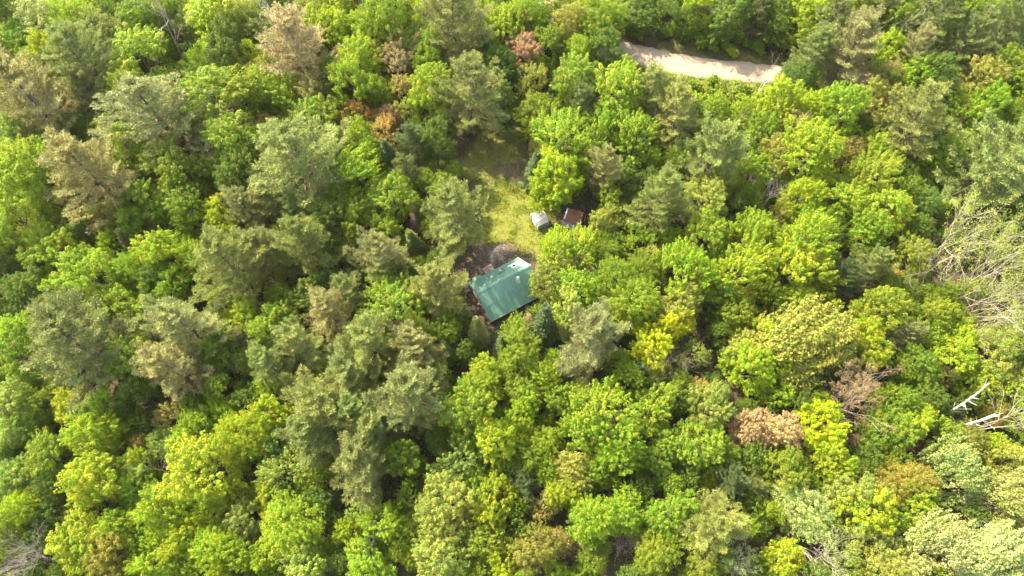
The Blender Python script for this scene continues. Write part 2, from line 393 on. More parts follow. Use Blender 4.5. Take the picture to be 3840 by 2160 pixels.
# skylight
sx, sy = loc_of(1700 + 970 / 4.2625, 900 + 420 / 4.2625, 4.1)
p, sl = on_roof(sx, sy, .04); Mr = Matrix.Translation(Vector(p)) @ Matrix.Rotation(sl, 4, 'X')
sk = MB()
for q in ((-.48, .48, .36, .46), (-.48, .48, -.46, -.36), (-.48, -.37, -.36, .36), (.37, .48, -.36, .36)): sk.box(*q, .0, .12, Mr)
sk = sk.obj('skylight', M_WHITEP, roof); MB().box(-.37, .37, -.36, .36, .02, .09, Mr).obj('pane', M_GLASS, sk)
# L-shaped bare patch with a loose sheet
sx, sy = loc_of(1700 + 795 / 4.2625, 900 + 490 / 4.2625, 3.95)
p, sl = on_roof(sx, sy, .035); Mr = Matrix.Translation(Vector(p)) @ Matrix.Rotation(sl, 4, 'X')
MB().box(-1.15, .35, -.42, -.22, .0, .05, Mr).box(.12, .35, -.22, .75, .001, .051, Mr).box(-.1, .13, .45, .7, .002, .053, Mr).obj('patch', M_RUSTP, roof)
sx, sy = loc_of(1700 + 565 / 4.2625, 900 + 595 / 4.2625, 4.1)
p, sl = on_roof(sx, sy, .035); Mr = Matrix.Translation(Vector(p)) @ Matrix.Rotation(sl, 4, 'X') @ Matrix.Rotation(.3, 4, 'Z')
MB().box(-.3, .28, -.16, .2, 0, .03, Mr).box(-.1, .35, -.3, -.15, 0, .028, Mr).obj('patch', M_RUSTP, roof)
# lifted corner sheet at the upper left eave
p, sl = on_roof(XL + 1.5, YU - .1, .0); Mr = Matrix.Translation(Vector(p)) @ Matrix.Rotation(.05, 4, 'X') @ Matrix.Rotation(-.1, 4, 'Z')
MB().box(-.5, 1.2, -.1, .45, .02, .05, Mr).box(-.55, -.48, -.1, .45, .0, .22, Mr).obj('loose_sheet', M_ROOF, roof)
# flue
sx, sy = loc_of(1700 + 1032 / 4.2625, 900 + 640 / 4.2625, 4.6)
p, sl = on_roof(sx, sy); 
ch = MB().lathe([(.30, -.15), (.26, .08), (.15, .12), (.15, 1.15)], p).obj('chimney', M_STEEL, cab, True)
MB().lathe([(.06, 1.17), (.27, 1.17), (.29, 1.24), (.27, 1.36), (.05, 1.44)], p).obj('cap', M_WHITEP, ch, True)
Mr = Matrix.Translation(Vector(p)) @ Matrix.Rotation(sl, 4, 'X')
MB().box(-.33, .33, -.5, .32, .05, .075, Mr).obj('flashing', M_STEEL, ch)
# gable window and door
wn = MB()
for q in ((-.62, .62, 1.9, 2.0), (-.62, .62, .95, 1.05), (-.62, -.5, 1.05, 1.9), (.5, .62, 1.05, 1.9), (-.03, .03, 1.05, 1.9)): wn.box(XL + .18, XL + .30, 2.1 + q[0], 2.1 + q[1], q[2], q[3])
wn = wn.obj('window', M_WHITEP, cab); MB().box(XL + .22, XL + .27, 1.61, 2.59, 1.06, 1.89).obj('pane', M_GLASS, wn)
dr = MB().box(XL + .20, XL + .28, -1.2, -.3, .05, 2.0).obj('door', M_PLANK, cab)
MB().lathe([(.01, -.05), (.05, -.02), (.05, .02), (.01, .05)], (XL + .16, -.42, 1.0), 8).obj('handle', M_STEEL, dr)
# plank steps at the upper side
st = MB()
for k in range(5): st.box(-1.0, 1.0, -.75 + k * .31, -.48 + k * .31, .36, .42)
st.box(-.95, -.8, -.75, .75, 0, .36).box(.8, .95, -.75, .75, 0, .36)
sp = unp(1700 + 563 / 4.2625, 900 + 470 / 4.2625, .4)[0]
so = st.obj('wooden_platform', M_PLANK); so.location = (sp[0], sp[1], .05); so.rotation_euler = (0, 0, ANG + .04)
tag(so, 'low pale plank platform against the upper eave of the cabin', 'platform')
# barrel and firewood beside the lower eave / gable
def round_bin(px, py, s, mat, label, cat, name):
    p = unp(px, py, .3)[0]; o = MB().lathe([(.27 * s, 0), (.31 * s, .1 * s), (.31 * s, .75 * s), (.29 * s, .8 * s), (.24 * s, .8 * s), (.24 * s, .55 * s)], (0, 0, 0), 18).obj(name, mat, None, True)
    o.location = (p[0], p[1], 0); tag(o, label, cat)
    MB().lathe([(.315 * s, .28 * s), (.325 * s, .30 * s), (.315 * s, .32 * s)], (0, 0, 0), 18).obj('hoop', M_STEEL, o, True); return o
M_BARREL = plain('blue_grey_barrel', (.16, .18, .18), .6)
round_bin(1700 + 1175 / 4.2625, 900 + 1095 / 4.2625, 1.25, M_BARREL, 'round grey barrel on bare earth below the cabin', 'barrel', 'barrel')
M_BUCK = plain('pinkish_plastic', (.55, .38, .30), .5)
round_bin(1700 + 397 / 4.2625, 900 + 1032 / 4.2625, .75, M_BUCK, 'small pinkish bucket beside the left gable of the cabin', 'bucket', 'bucket')
fw = MB(); rr = random.Random(3)
for k in range(26):
    x = rr.uniform(-.9, .9); z = .1 + .17 * (k % 4); y = rr.uniform(-.1, .1); fw.tube([(x, -.35 + y, z), (x + rr.uniform(-.1, .1), .35 + y, z + rr.uniform(-.03, .03))], [.09, .085], 7)
fp = unp(1700 + 215 / 4.2625, 900 + 770 / 4.2625, .4)[0]
fo = fw.obj('firewood_pile', M_GREY); fo.location = (fp[0], fp[1], 0); fo.rotation_euler = (0, 0, ANG + 1.5)
tag(fo, 'grey stacked firewood at the upper left corner of the cabin', 'firewood')

# ---------------------------------------------------------------- the two sheds
M_SHED, t, b = newmat('white_sheet_metal'); n1 = noise(t, 1.5, 4); n2 = noise(t, 12, 2)
t.links.new(mixc(t, .4, ramp(t, n1.outputs[0], [(.3, (.46, .40, .34)), (.7, (.62, .56, .50))]), ramp(t, n2.outputs[0], [(.3, (.45, .38, .33)), (.7, (.6, .55, .5))])), b.inputs['Base Color']); b.inputs['Roughness'].default_value = .4
M_SHEDW = plain('blue_grey_siding', (.24, .28, .29), .55, 0, 2, .15)
sh = empty('shed', (5.47, 66.95, 0), math.radians(27.3)); tag(sh, 'small pale shed with white metal gambrel roof on the grass', 'shed')
hx, hy = 1.22, 1.56; zw, zr = 1.65, 2.42
MB().prism([(0, -hy + .06, 0), (0, hy - .06, 0), (0, hy - .06, zw - .03), (0, .8, zr - .27), (0, 0, zr - .06), (0, -.8, zr - .27), (0, -hy + .06, zw - .03)], (-hx + .08, 0, 0), (hx - .08, 0, 0)).obj('wall', M_SHEDW, sh)
rb = MB()
prof = [(-hy, zw), (-.85, zr - .2), (0, zr), (.85, zr - .2), (hy, zw)]
for (ya, za), (yb, zb) in zip(prof[:-1], prof[1:]):
    for k in range(2):
        y1, z1 = ya + (yb - ya) * k / 2, za + (zb - za) * k / 2; y2, z2 = ya + (yb - ya) * (k + 1) / 2, za + (zb - za) * (k + 1) / 2
        rb.prism([(0, y1, z1), (0, y2 - (.02 if yb > ya else 0), z2), (0, y2, z2 + .04), (0, y1, z1 + .04)], (-hx, 0, 0), (hx, 0, 0))
sr = rb.obj('roof', M_SHED, sh)
sm = MB()
for y, z in ((-.85, zr - .2), (-1.2, (zr - .2 + zw) / 2 + .0), (0, zr), (.85, zr - .2)): sm.box(-hx - .01, hx + .01, y - .03, y + .03, z + .035, z + .065)
sm.obj('seam', M_TRIMG, sr)
dd = MB().box(-hx + .02, -hx + .07, -.62, -.02, .06, 1.6).box(-hx + .02, -hx + .07, .02, .62, .06, 1.6).obj('door', M_WHITEP, sh)
MB().box(-hx - .02, -hx + .02, -.16, -.11, .8, .95).obj('handle', M_STEEL, dd)
for x in (-hx + .05, hx - .05):
    for y in (-hy + .03, hy - .03): MB().box(x - .05, x + .05, y - .05, y + .05, -.02, zw - .06).obj('corner_trim', M_WHITEP, sh)

M_RUST, t, b = newmat('rusted_sheet'); n1 = noise(t, .9, 6, .7, None, .6); n2 = noise(t, 6, 4)
t.links.new(mixc(t, .3, ramp(t, n1.outputs[0], [(.28, (.045, .018, .014)), (.42, (.11, .045, .026)), (.55, (.26, .11, .05)), (.68, (.12, .05, .03)), (.8, (.33, .26, .21))]), ramp(t, n2.outputs[0], [(.3, (.06, .025, .018)), (.7, (.22, .09, .045))])), b.inputs['Base Color'])
b.inputs['Roughness'].default_value = .75; bump(t, b, n2.outputs[0], .4, .02)
M_GBOARD = plain('grey_boards', (.20, .175, .17), .9, 0, 3, .4)
r2 = empty('outbuilding', (12.2, 66.95, 0), math.radians(-17.8)); tag(r2, 'small wooden outbuilding with a rusty brown sheet roof beside the trees', 'outbuilding')
a_, b_ = 1.68, 1.28
MB().box(-a_ + .15, a_ - .15, -b_ + .2, b_ - .15, 0, 2.0).obj('wall', M_GBOARD, r2)
rr_ = MB(); rr_.prism([(0, b_, 2.36), (0, -b_, 2.06), (0, -b_, 1.98), (0, b_, 2.28)], (-a_, 0, 0), (a_, 0, 0))
k = -a_ + .2
while k < a_: rr_.prism([(0, b_ - .03, 2.385), (0, -b_ + .01, 2.085), (0, -b_ + .01, 2.055), (0, b_ - .03, 2.355)], (k - .025, 0, 0), (k + .025, 0, 0)); k += .3
r2r = rr_.obj('roof', M_RUST, r2)
MB().prism([(0, b_ + .02, 2.42), (0, -b_ + .3, 2.13), (0, -b_ + .3, 1.95), (0, b_ + .02, 2.2)], (-a_ - .08, 0, 0), (-a_ + .16, 0, 0)).obj('fascia', M_WHITEP, r2r)
MB().prism([(0, b_ + .005, 2.40), (0, b_ + .08, 2.40), (0, b_ + .08, 2.2), (0, b_ + .005, 2.2)], (-a_ + .17, 0, 0), (a_, 0, 0)).obj('fascia', M_GBOARD, r2r)
MB().box(a_ - .62, a_ + .04, -b_ - .06, -b_ + .25, 2.13, 2.17).box(a_ - .1, a_ + .06, -b_ + .25, -b_ + .7, 2.16, 2.2).obj('patch', M_WHITEP, r2r)
lt = MB()
for k in range(8):
    x0 = -a_ - .1 + k * .41; yy = -b_ - 1.0 - (.25 if k in (4, 5) else 0) - .1 * (k % 3)
    lt.prism([(0, -b_ + .19, 1.62 + .01 * (k % 2)), (0, yy, 1.2 + .01 * (k % 2)), (0, yy, 1.16), (0, -b_ + .19, 1.56)], (x0, 0, 0), (x0 + .39, 0, 0))
lt.obj('porch_roof', M_GBOARD, r2)
for x in (-a_ + .1, a_ - .1): MB().box(x - .05, x + .05, -b_ - .9, -b_ - .8, 0, 1.19).obj('post', M_GBOARD, r2)
MB().box(-.4, .4, -b_ + .13, -b_ + .197, .05, 1.52).obj('door', M_PLANK, r2)
# lean board at its right side
o = MB().box(-.06, .06, -.9, .9, 0, 1.7, Matrix.Rotation(.12, 4, 'Y')).obj('loose_boards', M_RUST)
p = unp(2080 + 1110 / 10.35, 760 + 680 / 10.35, .9)[0]; o.location = (p[0] + .1, p[1], 0); o.rotation_euler = (0, 0, math.radians(-17.8))
tag(o, 'rust brown boards leaning on the right side of the rusty outbuilding', 'boards')
p = unp(2130, 885, .5)[0]
o = MB().lathe([(.3, 0), (.34, .1), (.34, .9), (.3, .98), (.1, 1.0)], (0, 0, 0), 18).obj('white_drum', M_WHITEP, None, True); o.location = (p[0], p[1], 0)
tag(o, 'white drum half hidden by the lime tree below the rusty outbuilding', 'drum')
MB().lathe([(.345, .45), (.36, .48), (.345, .51)], (0, 0, 0), 18).obj('hoop', M_STEEL, o, True)

# ---------------------------------------------------------------- tree prototypes
def shoot_cloud(rng, C, A, ln, rad, per, size, asp=.62, up=.45, jit=.55):
    """leaf clumps: centres C, axes A; every clump is a tapering plume of leaves"""
    n = len(C); ln = np.broadcast_to(ln, (n,)); rad = np.broadcast_to(rad, (n,))
    k = n * per
    ci = np.repeat(np.arange(n), per)
    tt = rng.random(k) ** .8
    a = A[ci]; pr = nrm(rng.normal(size=(k, 3))); pr = nrm(pr - a * (pr * a).sum(1, keepdims=True))
    prof = np.sqrt(np.clip(1 - (2 * tt - 1) ** 2 * .9, .08, 1)) * (1 - .35 * tt)
    rr = np.sqrt(rng.random(k)) * .55 + .45
    P = C[ci] + a * ((tt - .35) * ln[ci])[:, None] + pr * (prof * rr * rad[ci])[:, None]
    nn = nrm(pr * .9 + a * (.25 + .7 * tt[:, None]) + np.array([0, 0, up]) + rng.normal(size=(k, 3)) * jit)
    sz = size * (.7 + .6 * rng.random(k))
    V, Fc = leaves(P, nn, sz, sz * asp, rng)
    return V, Fc, rng.random(k), rng.random(n)[ci]
def join(parts):
    V = []; Fc = []; a = []; c = []; off = 0
    for v_, f_, a_, c_ in parts:
        V.append(v_); Fc.append(f_ + off); a.append(a_); c.append(c_); off += len(v_)
    return np.vstack(V), np.vstack(Fc), np.concatenate(a), np.concatenate(c)
def crown_mesh(name, parts, mat):
    V, Fc, a, c = join(parts)
    return mesh_np(name, V, Fc, mat, {'tint': a, 'clump': c})
def sphere_dirs(rng, n, zmin=-1.0):
    d = nrm(rng.normal(size=(n * 4, 3))); d = d[d[:, 2] > zmin]; return d[:n]

def broadleaf(seed, style, lite=False):
    """R=4 m crown, 13 m tall"""
    rng = np.random.default_rng(seed); R = 4.0; H = 13.0
    lobes = []
    ecc = rng.uniform(.75, 1.3)
    if style == 'soft':
        lobes.append((np.array([rng.normal() * .3, rng.normal() * .3, H - 3.2]), 2.5))
        for k in range(6):
            ph = k * 2 * math.pi / 6 + rng.uniform(-.4, .4); lobes.append((np.array([math.cos(ph) * 1.9 * ecc, math.sin(ph) * 1.9 / ecc, rng.uniform(6.5, 9.0)]), rng.uniform(1.8, 2.3)))
    else:
        lobes.append((np.array([rng.normal() * .5, rng.normal() * .5, H - 2.0]), rng.uniform(1.5, 1.9)))
        n1 = rng.integers(4, 6)
        for k in range(n1):
            ph = k * 2 * math.pi / n1 + rng.uniform(-.45, .45); r_ = rng.uniform(1.5, 2.3)
            lobes.append((np.array([math.cos(ph) * r_ * ecc, math.sin(ph) * r_ / ecc, rng.uniform(8.0, 11.2)]), rng.uniform(1.05, 1.9)))
        n2 = rng.integers(7, 10)
        for k in range(n2):
            ph = k * 2 * math.pi / n2 + rng.uniform(-.4, .4); r_ = rng.uniform(2.2, 3.5)
            lobes.append((np.array([math.cos(ph) * r_ * ecc, math.sin(ph) * r_ / ecc, rng.uniform(5.0, 8.4)]), rng.uniform(.85, 1.6)))
    if style != 'soft':
        for k in range(7):
            ph = k * 2 * math.pi / 7 + rng.uniform(-.4, .4); r_ = rng.uniform(2.0, 3.1)
            lobes.append((np.array([math.cos(ph) * r_ * ecc, math.sin(ph) * r_ / ecc, rng.uniform(3.2, 5.0)]), rng.uniform(.9, 1.3)))
    else:
        for k in range(5):
            ph = k * 2 * math.pi / 5 + rng.uniform(-.4, .4); lobes.append((np.array([math.cos(ph) * 2.0, math.sin(ph) * 2.0, rng.uniform(3.6, 5.2)]), rng.uniform(1.3, 1.8)))
    Cs = []; As = []
    for c, rho in lobes:
        outv = nrm(np.array([c[0], c[1], 1.2 + max(0, c[2] - 8) * .8]))
        m = int((26 if style in ('dome',) else 20 if style in ('shoot', 'wind') else 40) * (rho / 1.5) ** 2)
        d = sphere_dirs(rng, m * 2); d = d[(d @ outv) > -.35][:m]
        Cs.append(c + d * rho * rng.uniform(.7, 1.18, (len(d), 1)) * [1, 1, .9])
        if style == 'shoot': ax = nrm(d * .55 + [0, 0, .9] + outv * .5)
        elif style == 'wind': ax = nrm(d * .3 + np.array([.75, .30, .35]))
        elif style == 'soft': ax = nrm(d + [0, 0, .3])
        else: ax = nrm(d * .9 + [0, 0, .45])
        As.append(ax)
    C = np.vstack(Cs); A = np.vstack(As); n = len(C)
    if style == 'dome': parts = [shoot_cloud(rng, C, A, rng.uniform(.7, 1.4, n), rng.uniform(.28, .58, n), 14 if lite else 62, .32 if lite else .185)]
    elif style == 'shoot': parts = [shoot_cloud(rng, C, A, rng.uniform(1.3, 2.1, n), rng.uniform(.26, .42, n), 14 if lite else 62, .32 if lite else .18)]
    elif style == 'wind': parts = [shoot_cloud(rng, C, A, rng.uniform(1.3, 2.3, n), rng.uniform(.26, .42, n), 40, .27, up=.25)]
    else: parts = [shoot_cloud(rng, C, A, rng.uniform(.6, 1.0, n), rng.uniform(.28, .45, n), 11 if lite else 42, .28 if lite else .155, jit=.7)]
    # loose leaves inside the lobes
    lc = np.array([l[0] for l in lobes]); lr = np.array([l[1] for l in lobes]); k = 500 if lite else 2600; pick = rng.integers(0, len(lobes), k)
    P = lc[pick] + nrm(rng.normal(size=(k, 3))) * (lr[pick] * rng.random(k) ** .5 * .9)[:, None]
    V, Fc = leaves(P, nrm(rng.normal(size=(k, 3)) + [0, 0, .8]), .28, .18, rng); parts.append((V, Fc, rng.random(k), rng.random(k)))
    cm = crown_mesh('crown', parts, M_LEAF)
    tb = MB(); top = lobes[0][0] * [1, 1, .9]
    tb.tube([(0, 0, -.3), (.05, .02, 1.5), (top[0] * .3, top[1] * .3, 5), tuple(top)], [.26, .2, .15, .03], 8)
    for c, rho in lobes[1:]:
        z0 = max(2.2, c[2] - rng.uniform(2.5, 4)); f = z0 / top[2]; s0 = np.array([top[0] * f * .5, top[1] * f * .5, z0])
        mid = (s0 + c) / 2 + [0, 0, -.2]; tb.tube([s0, mid, c], [.10, .07, .03], 5)
        for q in range(4):
            e = c + nrm(rng.normal(size=3) + [0, 0, .4]) * rho * .9; tb.tube([mid * .3 + c * .7, e], [.035, .012], 4)
    return tb.mesh('trunk', M_BARK), cm

def pine(seed, lean=.0, dens=1.0):
    """R=4, H=18: whorls of plumed branches, open and feathery"""
    rng = np.random.default_rng(seed); R = 4.0; H = 13.5; zb = 2.6
    tb = MB(); tb.tube([(0, 0, -.3), (.03, 0, 5), (.08, .05, 9), (.05, .1, H - .3)], [.3, .24, .14, .03], 8)
    C = []; A = []; L = []; RD = []; tuft = []
    z = zb; ph0 = 0.0
    sect = 1 + .22 * np.sin(np.arange(3) + rng.uniform(0, 6))
    while z < H - .4:
        tt = (z - zb) / (H - zb)
        prof = R * (1 - tt ** 1.9) ** .75 * (.66 + .34 * min(1, tt / .2)) + .25
        nb = int(rng.integers(4, 6)); ph0 += 1.1
        for k in range(nb):
            ph = ph0 + 2 * math.pi * k / nb + rng.uniform(-.35, .35)
            ln = prof * rng.uniform(.66, 1.2) * (1 + .16 * math.sin(2 * ph + seed) + .12 * math.sin(3 * ph + seed * 2))
            el = math.radians(rng.uniform(0, 20) + 42 * tt ** 1.3)
            d = np.array([math.cos(ph) * math.cos(el), math.sin(ph) * math.cos(el), math.sin(el)])
            side = np.array([-math.sin(ph), math.cos(ph), 0])
            p0 = np.array([0, 0, z]); 
            def at(s): return p0 + d * ln * s + np.array([0, 0, -.10 * ln * math.sin(s * 3.14) + .10 * ln * s * s])
            tb.tube([at(0), at(.5), at(1)], [.05 * (1 - tt) + .018, .03 * (1 - tt) + .014, .008], 4)
            m = max(3, int(ln * 2.5))
            for j in range(m):
                s = .22 + .78 * (j + rng.random()) / m; wdt = (.27 * ln * (1.15 - s)) * (1 if s > .35 else .6) + .12
                for sg in (-1, 1):
                    tip = at(s) + side * sg * wdt * rng.uniform(.5, 1.1) + d * wdt * .6 + [0, 0, rng.uniform(-.05, .22)]
                    ax = nrm(tip - at(s - .05) + np.array([0, 0, .18])); C.append(tip - ax * .2); A.append(ax); L.append(rng.uniform(.5, .85)); RD.append(rng.uniform(.16, .27))
            C.append(at(1.0)); A.append(nrm(d + [0, 0, .35])); L.append(rng.uniform(.6, 1.0)); RD.append(.22)
        z += rng.uniform(.50, .82)
    for k in range(6): C.append(np.array([.05, .1, H - .7]) + rng.normal(size=3) * .12); A.append(nrm(np.array([rng.normal() * .3, rng.normal() * .3, 1]))); L.append(.9); RD.append(.2)
    C = np.array(C); A = np.array(A); n = len(C); per = int(36 * dens)
    ci = np.repeat(np.arange(n), per); k = n * per; a = A[ci]; tt = rng.random(k)
    pr = nrm(rng.normal(size=(k, 3))); pr = nrm(pr - a * (pr * a).sum(1, keepdims=True)); Ls = np.array(L)[ci]; Rs = np.array(RD)[ci]
    P = C[ci] + a * ((tt - .3) * Ls)[:, None] + pr * (Rs * (.35 + .65 * rng.random(k)))[:, None]
    U = nrm(pr * .75 + a * .9 + rng.normal(size=(k, 3)) * .25)
    nn = nrm(pr * .6 + np.array([0, 0, .75]) + rng.normal(size=(k, 3)) * .5); nn = nrm(nn - U * (nn * U).sum(1, keepdims=True))
    sz = rng.uniform(.22, .36, k); V, Fc = leaves(P, nn, sz, sz * .21, rng, U)
    cl = np.repeat(rng.random(n), per)
    return tb.mesh('trunk', M_BARK), crown_mesh('crown', [(V, Fc, rng.random(k), cl)], M_NEEDLE)

def fir(seed, dead=False):
    """narrow spire: R=1.6, H=9"""
    rng = np.random.default_rng(seed); R = 1.7; H = 9.0; zb = .8
    tb = MB(); tb.tube([(0, 0, -.2), (0, 0, 4), (0, 0, H)], [.14, .09, .012], 7)
    C = []; A = []; L = []; RD = []; z = zb; k0 = 0
    while z < H - .15:
        tt = (z - zb) / (H - zb); ln0 = R * (1 - tt) ** .85 + .06; nb = 8 if tt < .7 else 6; k0 += .4
        for k in range(nb):
            ph = k0 + 2 * math.pi * k / nb + rng.uniform(-.25, .25); ln = ln0 * rng.uniform(.75, 1.12)
            el = math.radians(-14 + 40 * tt); d = np.array([math.cos(ph) * math.cos(el), math.sin(ph) * math.cos(el), math.sin(el)])
            if dead: tb.tube([(0, 0, z), tuple(np.array([0, 0, z]) + d * ln)], [.022, .006], 3)
            m = max(1, int(ln * 3.4)); side = np.array([-math.sin(ph), math.cos(ph), 0])
            for j in range(m):
                s = .25 + .75 * (j + .5 + rng.uniform(-.3, .3)) / m
                for sg in (-.8, 0, .8):
                    w_ = .26 * ln * (1.1 - s) + .08
                    C.append(np.array([0, 0, z]) + d * ln * s + side * sg * w_); A.append(nrm(d + side * sg * .8)); L.append(.42); RD.append(.12)
        z += .27 if not dead else .34
    C.append(np.array([0, 0, H - .2])); A.append(np.array([0, 0, 1.])); L.append(.6); RD.append(.06)
    C = np.array(C); A = np.array(A); n = len(C); per = 4 if dead else 10
    ci = np.repeat(np.arange(n), per); k = n * per; a = A[ci]
    pr = nrm(rng.normal(size=(k, 3))); pr = nrm(pr - a * (pr * a).sum(1, keepdims=True))
    P = C[ci] + a * ((rng.random(k) - .35) * np.array(L)[ci])[:, None] + pr * (np.array(RD)[ci] * rng.random(k))[:, None]
    U = nrm(a + pr * .5 + rng.normal(size=(k, 3)) * .2); nn = nrm(pr * .5 + [0, 0, .8] + rng.normal(size=(k, 3)) * .4); nn = nrm(nn - U * (nn * U).sum(1, keepdims=True))
    sz = rng.uniform(.2, .34, k); V, Fc = leaves(P, nn, sz, sz * (.2 if dead else .36), rng, U)
    return tb.mesh('trunk', M_PINK if dead else M_BARK), crown_mesh('crown', [(V, Fc, rng.random(k), np.repeat(rng.random(n), per))], M_NEEDLE)

def branches(rng, tb, p, d, ln, r, lev, maxlev, spread, tips, nside=5, up=.15, kids=(3, 4)):
    p = np.array(p, float); q = p + nrm(d + rng.normal(size=3) * .12) * ln * .5; e = q + nrm(d + rng.normal(size=3) * .16 + [0, 0, up * .5]) * ln * .5
    tb.tube([p, q, e], [r, r * .8, r * .55], nside if lev < 2 else (4 if lev < 3 else 3))
    if lev >= maxlev: tips.append((e, nrm(e - q))); return
    for k in range(int(rng.integers(kids[0], kids[1] + 1))):
        s = rng.uniform(.35, 1.0) if k else 1.0
        o = p + (e - p) * s if s < .5 else q + (e - q) * (2 * s - 1)
        o = p * 0 + (p + (q - p) * 2 * s if s < .5 else q + (e - q) * (2 * s - 1))
        nd = nrm(d + rng.normal(size=3) * spread + [0, 0, up]); branches(rng, tb, o, nd, ln * rng.uniform(.55, .8), r * .5, lev + 1, maxlev, spread, tips, nside, up, kids)

def airy(seed):
    """R=4, H=15: tall bare stems with a thin veil of small leaves"""
    rng = np.random.default_rng(seed); tb = MB(); tips = []
    for k in range(3):
        ph = rng.uniform(0, 6.28); d = np.array([math.cos(ph) * .16, math.sin(ph) * .16, 1])
        branches(rng, tb, (math.cos(ph) * .3, math.sin(ph) * .3, -.2), nrm(d), 8.0, .12, 0, 3, .42, tips, 6, .2, (3, 4))
    T = np.array([q[0] for q in tips]); A = np.array([q[1] for q in tips])
    if len(T) > 620: s = rng.permutation(len(T))[:620]; T, A = T[s], A[s]
    sc = 4.0 / np.percentile(np.linalg.norm(T[:, :2], axis=1), 88)
    n = len(T); cm = crown_mesh('crown', [shoot_cloud(rng, T, A, 1.3, .6, 34, .17, jit=.8)], M_LEAF)
    return tb.mesh('trunk', M_TANB), cm

def shrub(seed):
    rng = np.random.default_rng(seed); C = []; A = []
    tb = MB()
    for k in range(7):
        ph = rng.uniform(0, 6.28); r_ = rng.uniform(.2, .75); h = rng.uniform(.5, 1.25); c = np.array([math.cos(ph) * r_, math.sin(ph) * r_, h])
        tb.tube([(0, 0, -.1), tuple(c * .6), tuple(c)], [.04, .03, .015], 4)
        d = sphere_dirs(rng, 14, -.2); C.append(c + d * .38); A.append(nrm(d + [0, 0, .5]))
    C = np.vstack(C); A = np.vstack(A)
    return tb.mesh('stem', M_BARK), crown_mesh('foliage', [shoot_cloud(rng, C, A, .42, .17, 22, .15)], M_LEAF)

PROTO = {
    'M': [broadleaf(100 + i, 'dome') for i in range(7)], 'U': [broadleaf(200 + i, 'shoot') for i in range(5)],
    'B': [broadleaf(300 + i, 'soft') for i in range(4)], 'W': [broadleaf(400 + i, 'wind') for i in range(3)],
    'P': [pine(500 + i) for i in range(6)], 'F': [fir(600 + i) for i in range(3)], 'K': [fir(650 + i, True) for i in range(2)],
    'A': [airy(700 + i) for i in range(3)], 'S': [shrub(800 + i) for i in range(3)]}
DIM = {'M': (4, 13, .63), 'U': (4, 13, .64), 'B': (4, 13, .62), 'W': (4, 13, .62), 'P': (4, 13.5, .56), 'F': (1.7, 9, .45), 'K': (1.7, 9, .45), 'A': (4, 14, .72), 'S': (1.1, 1.6, .5)}

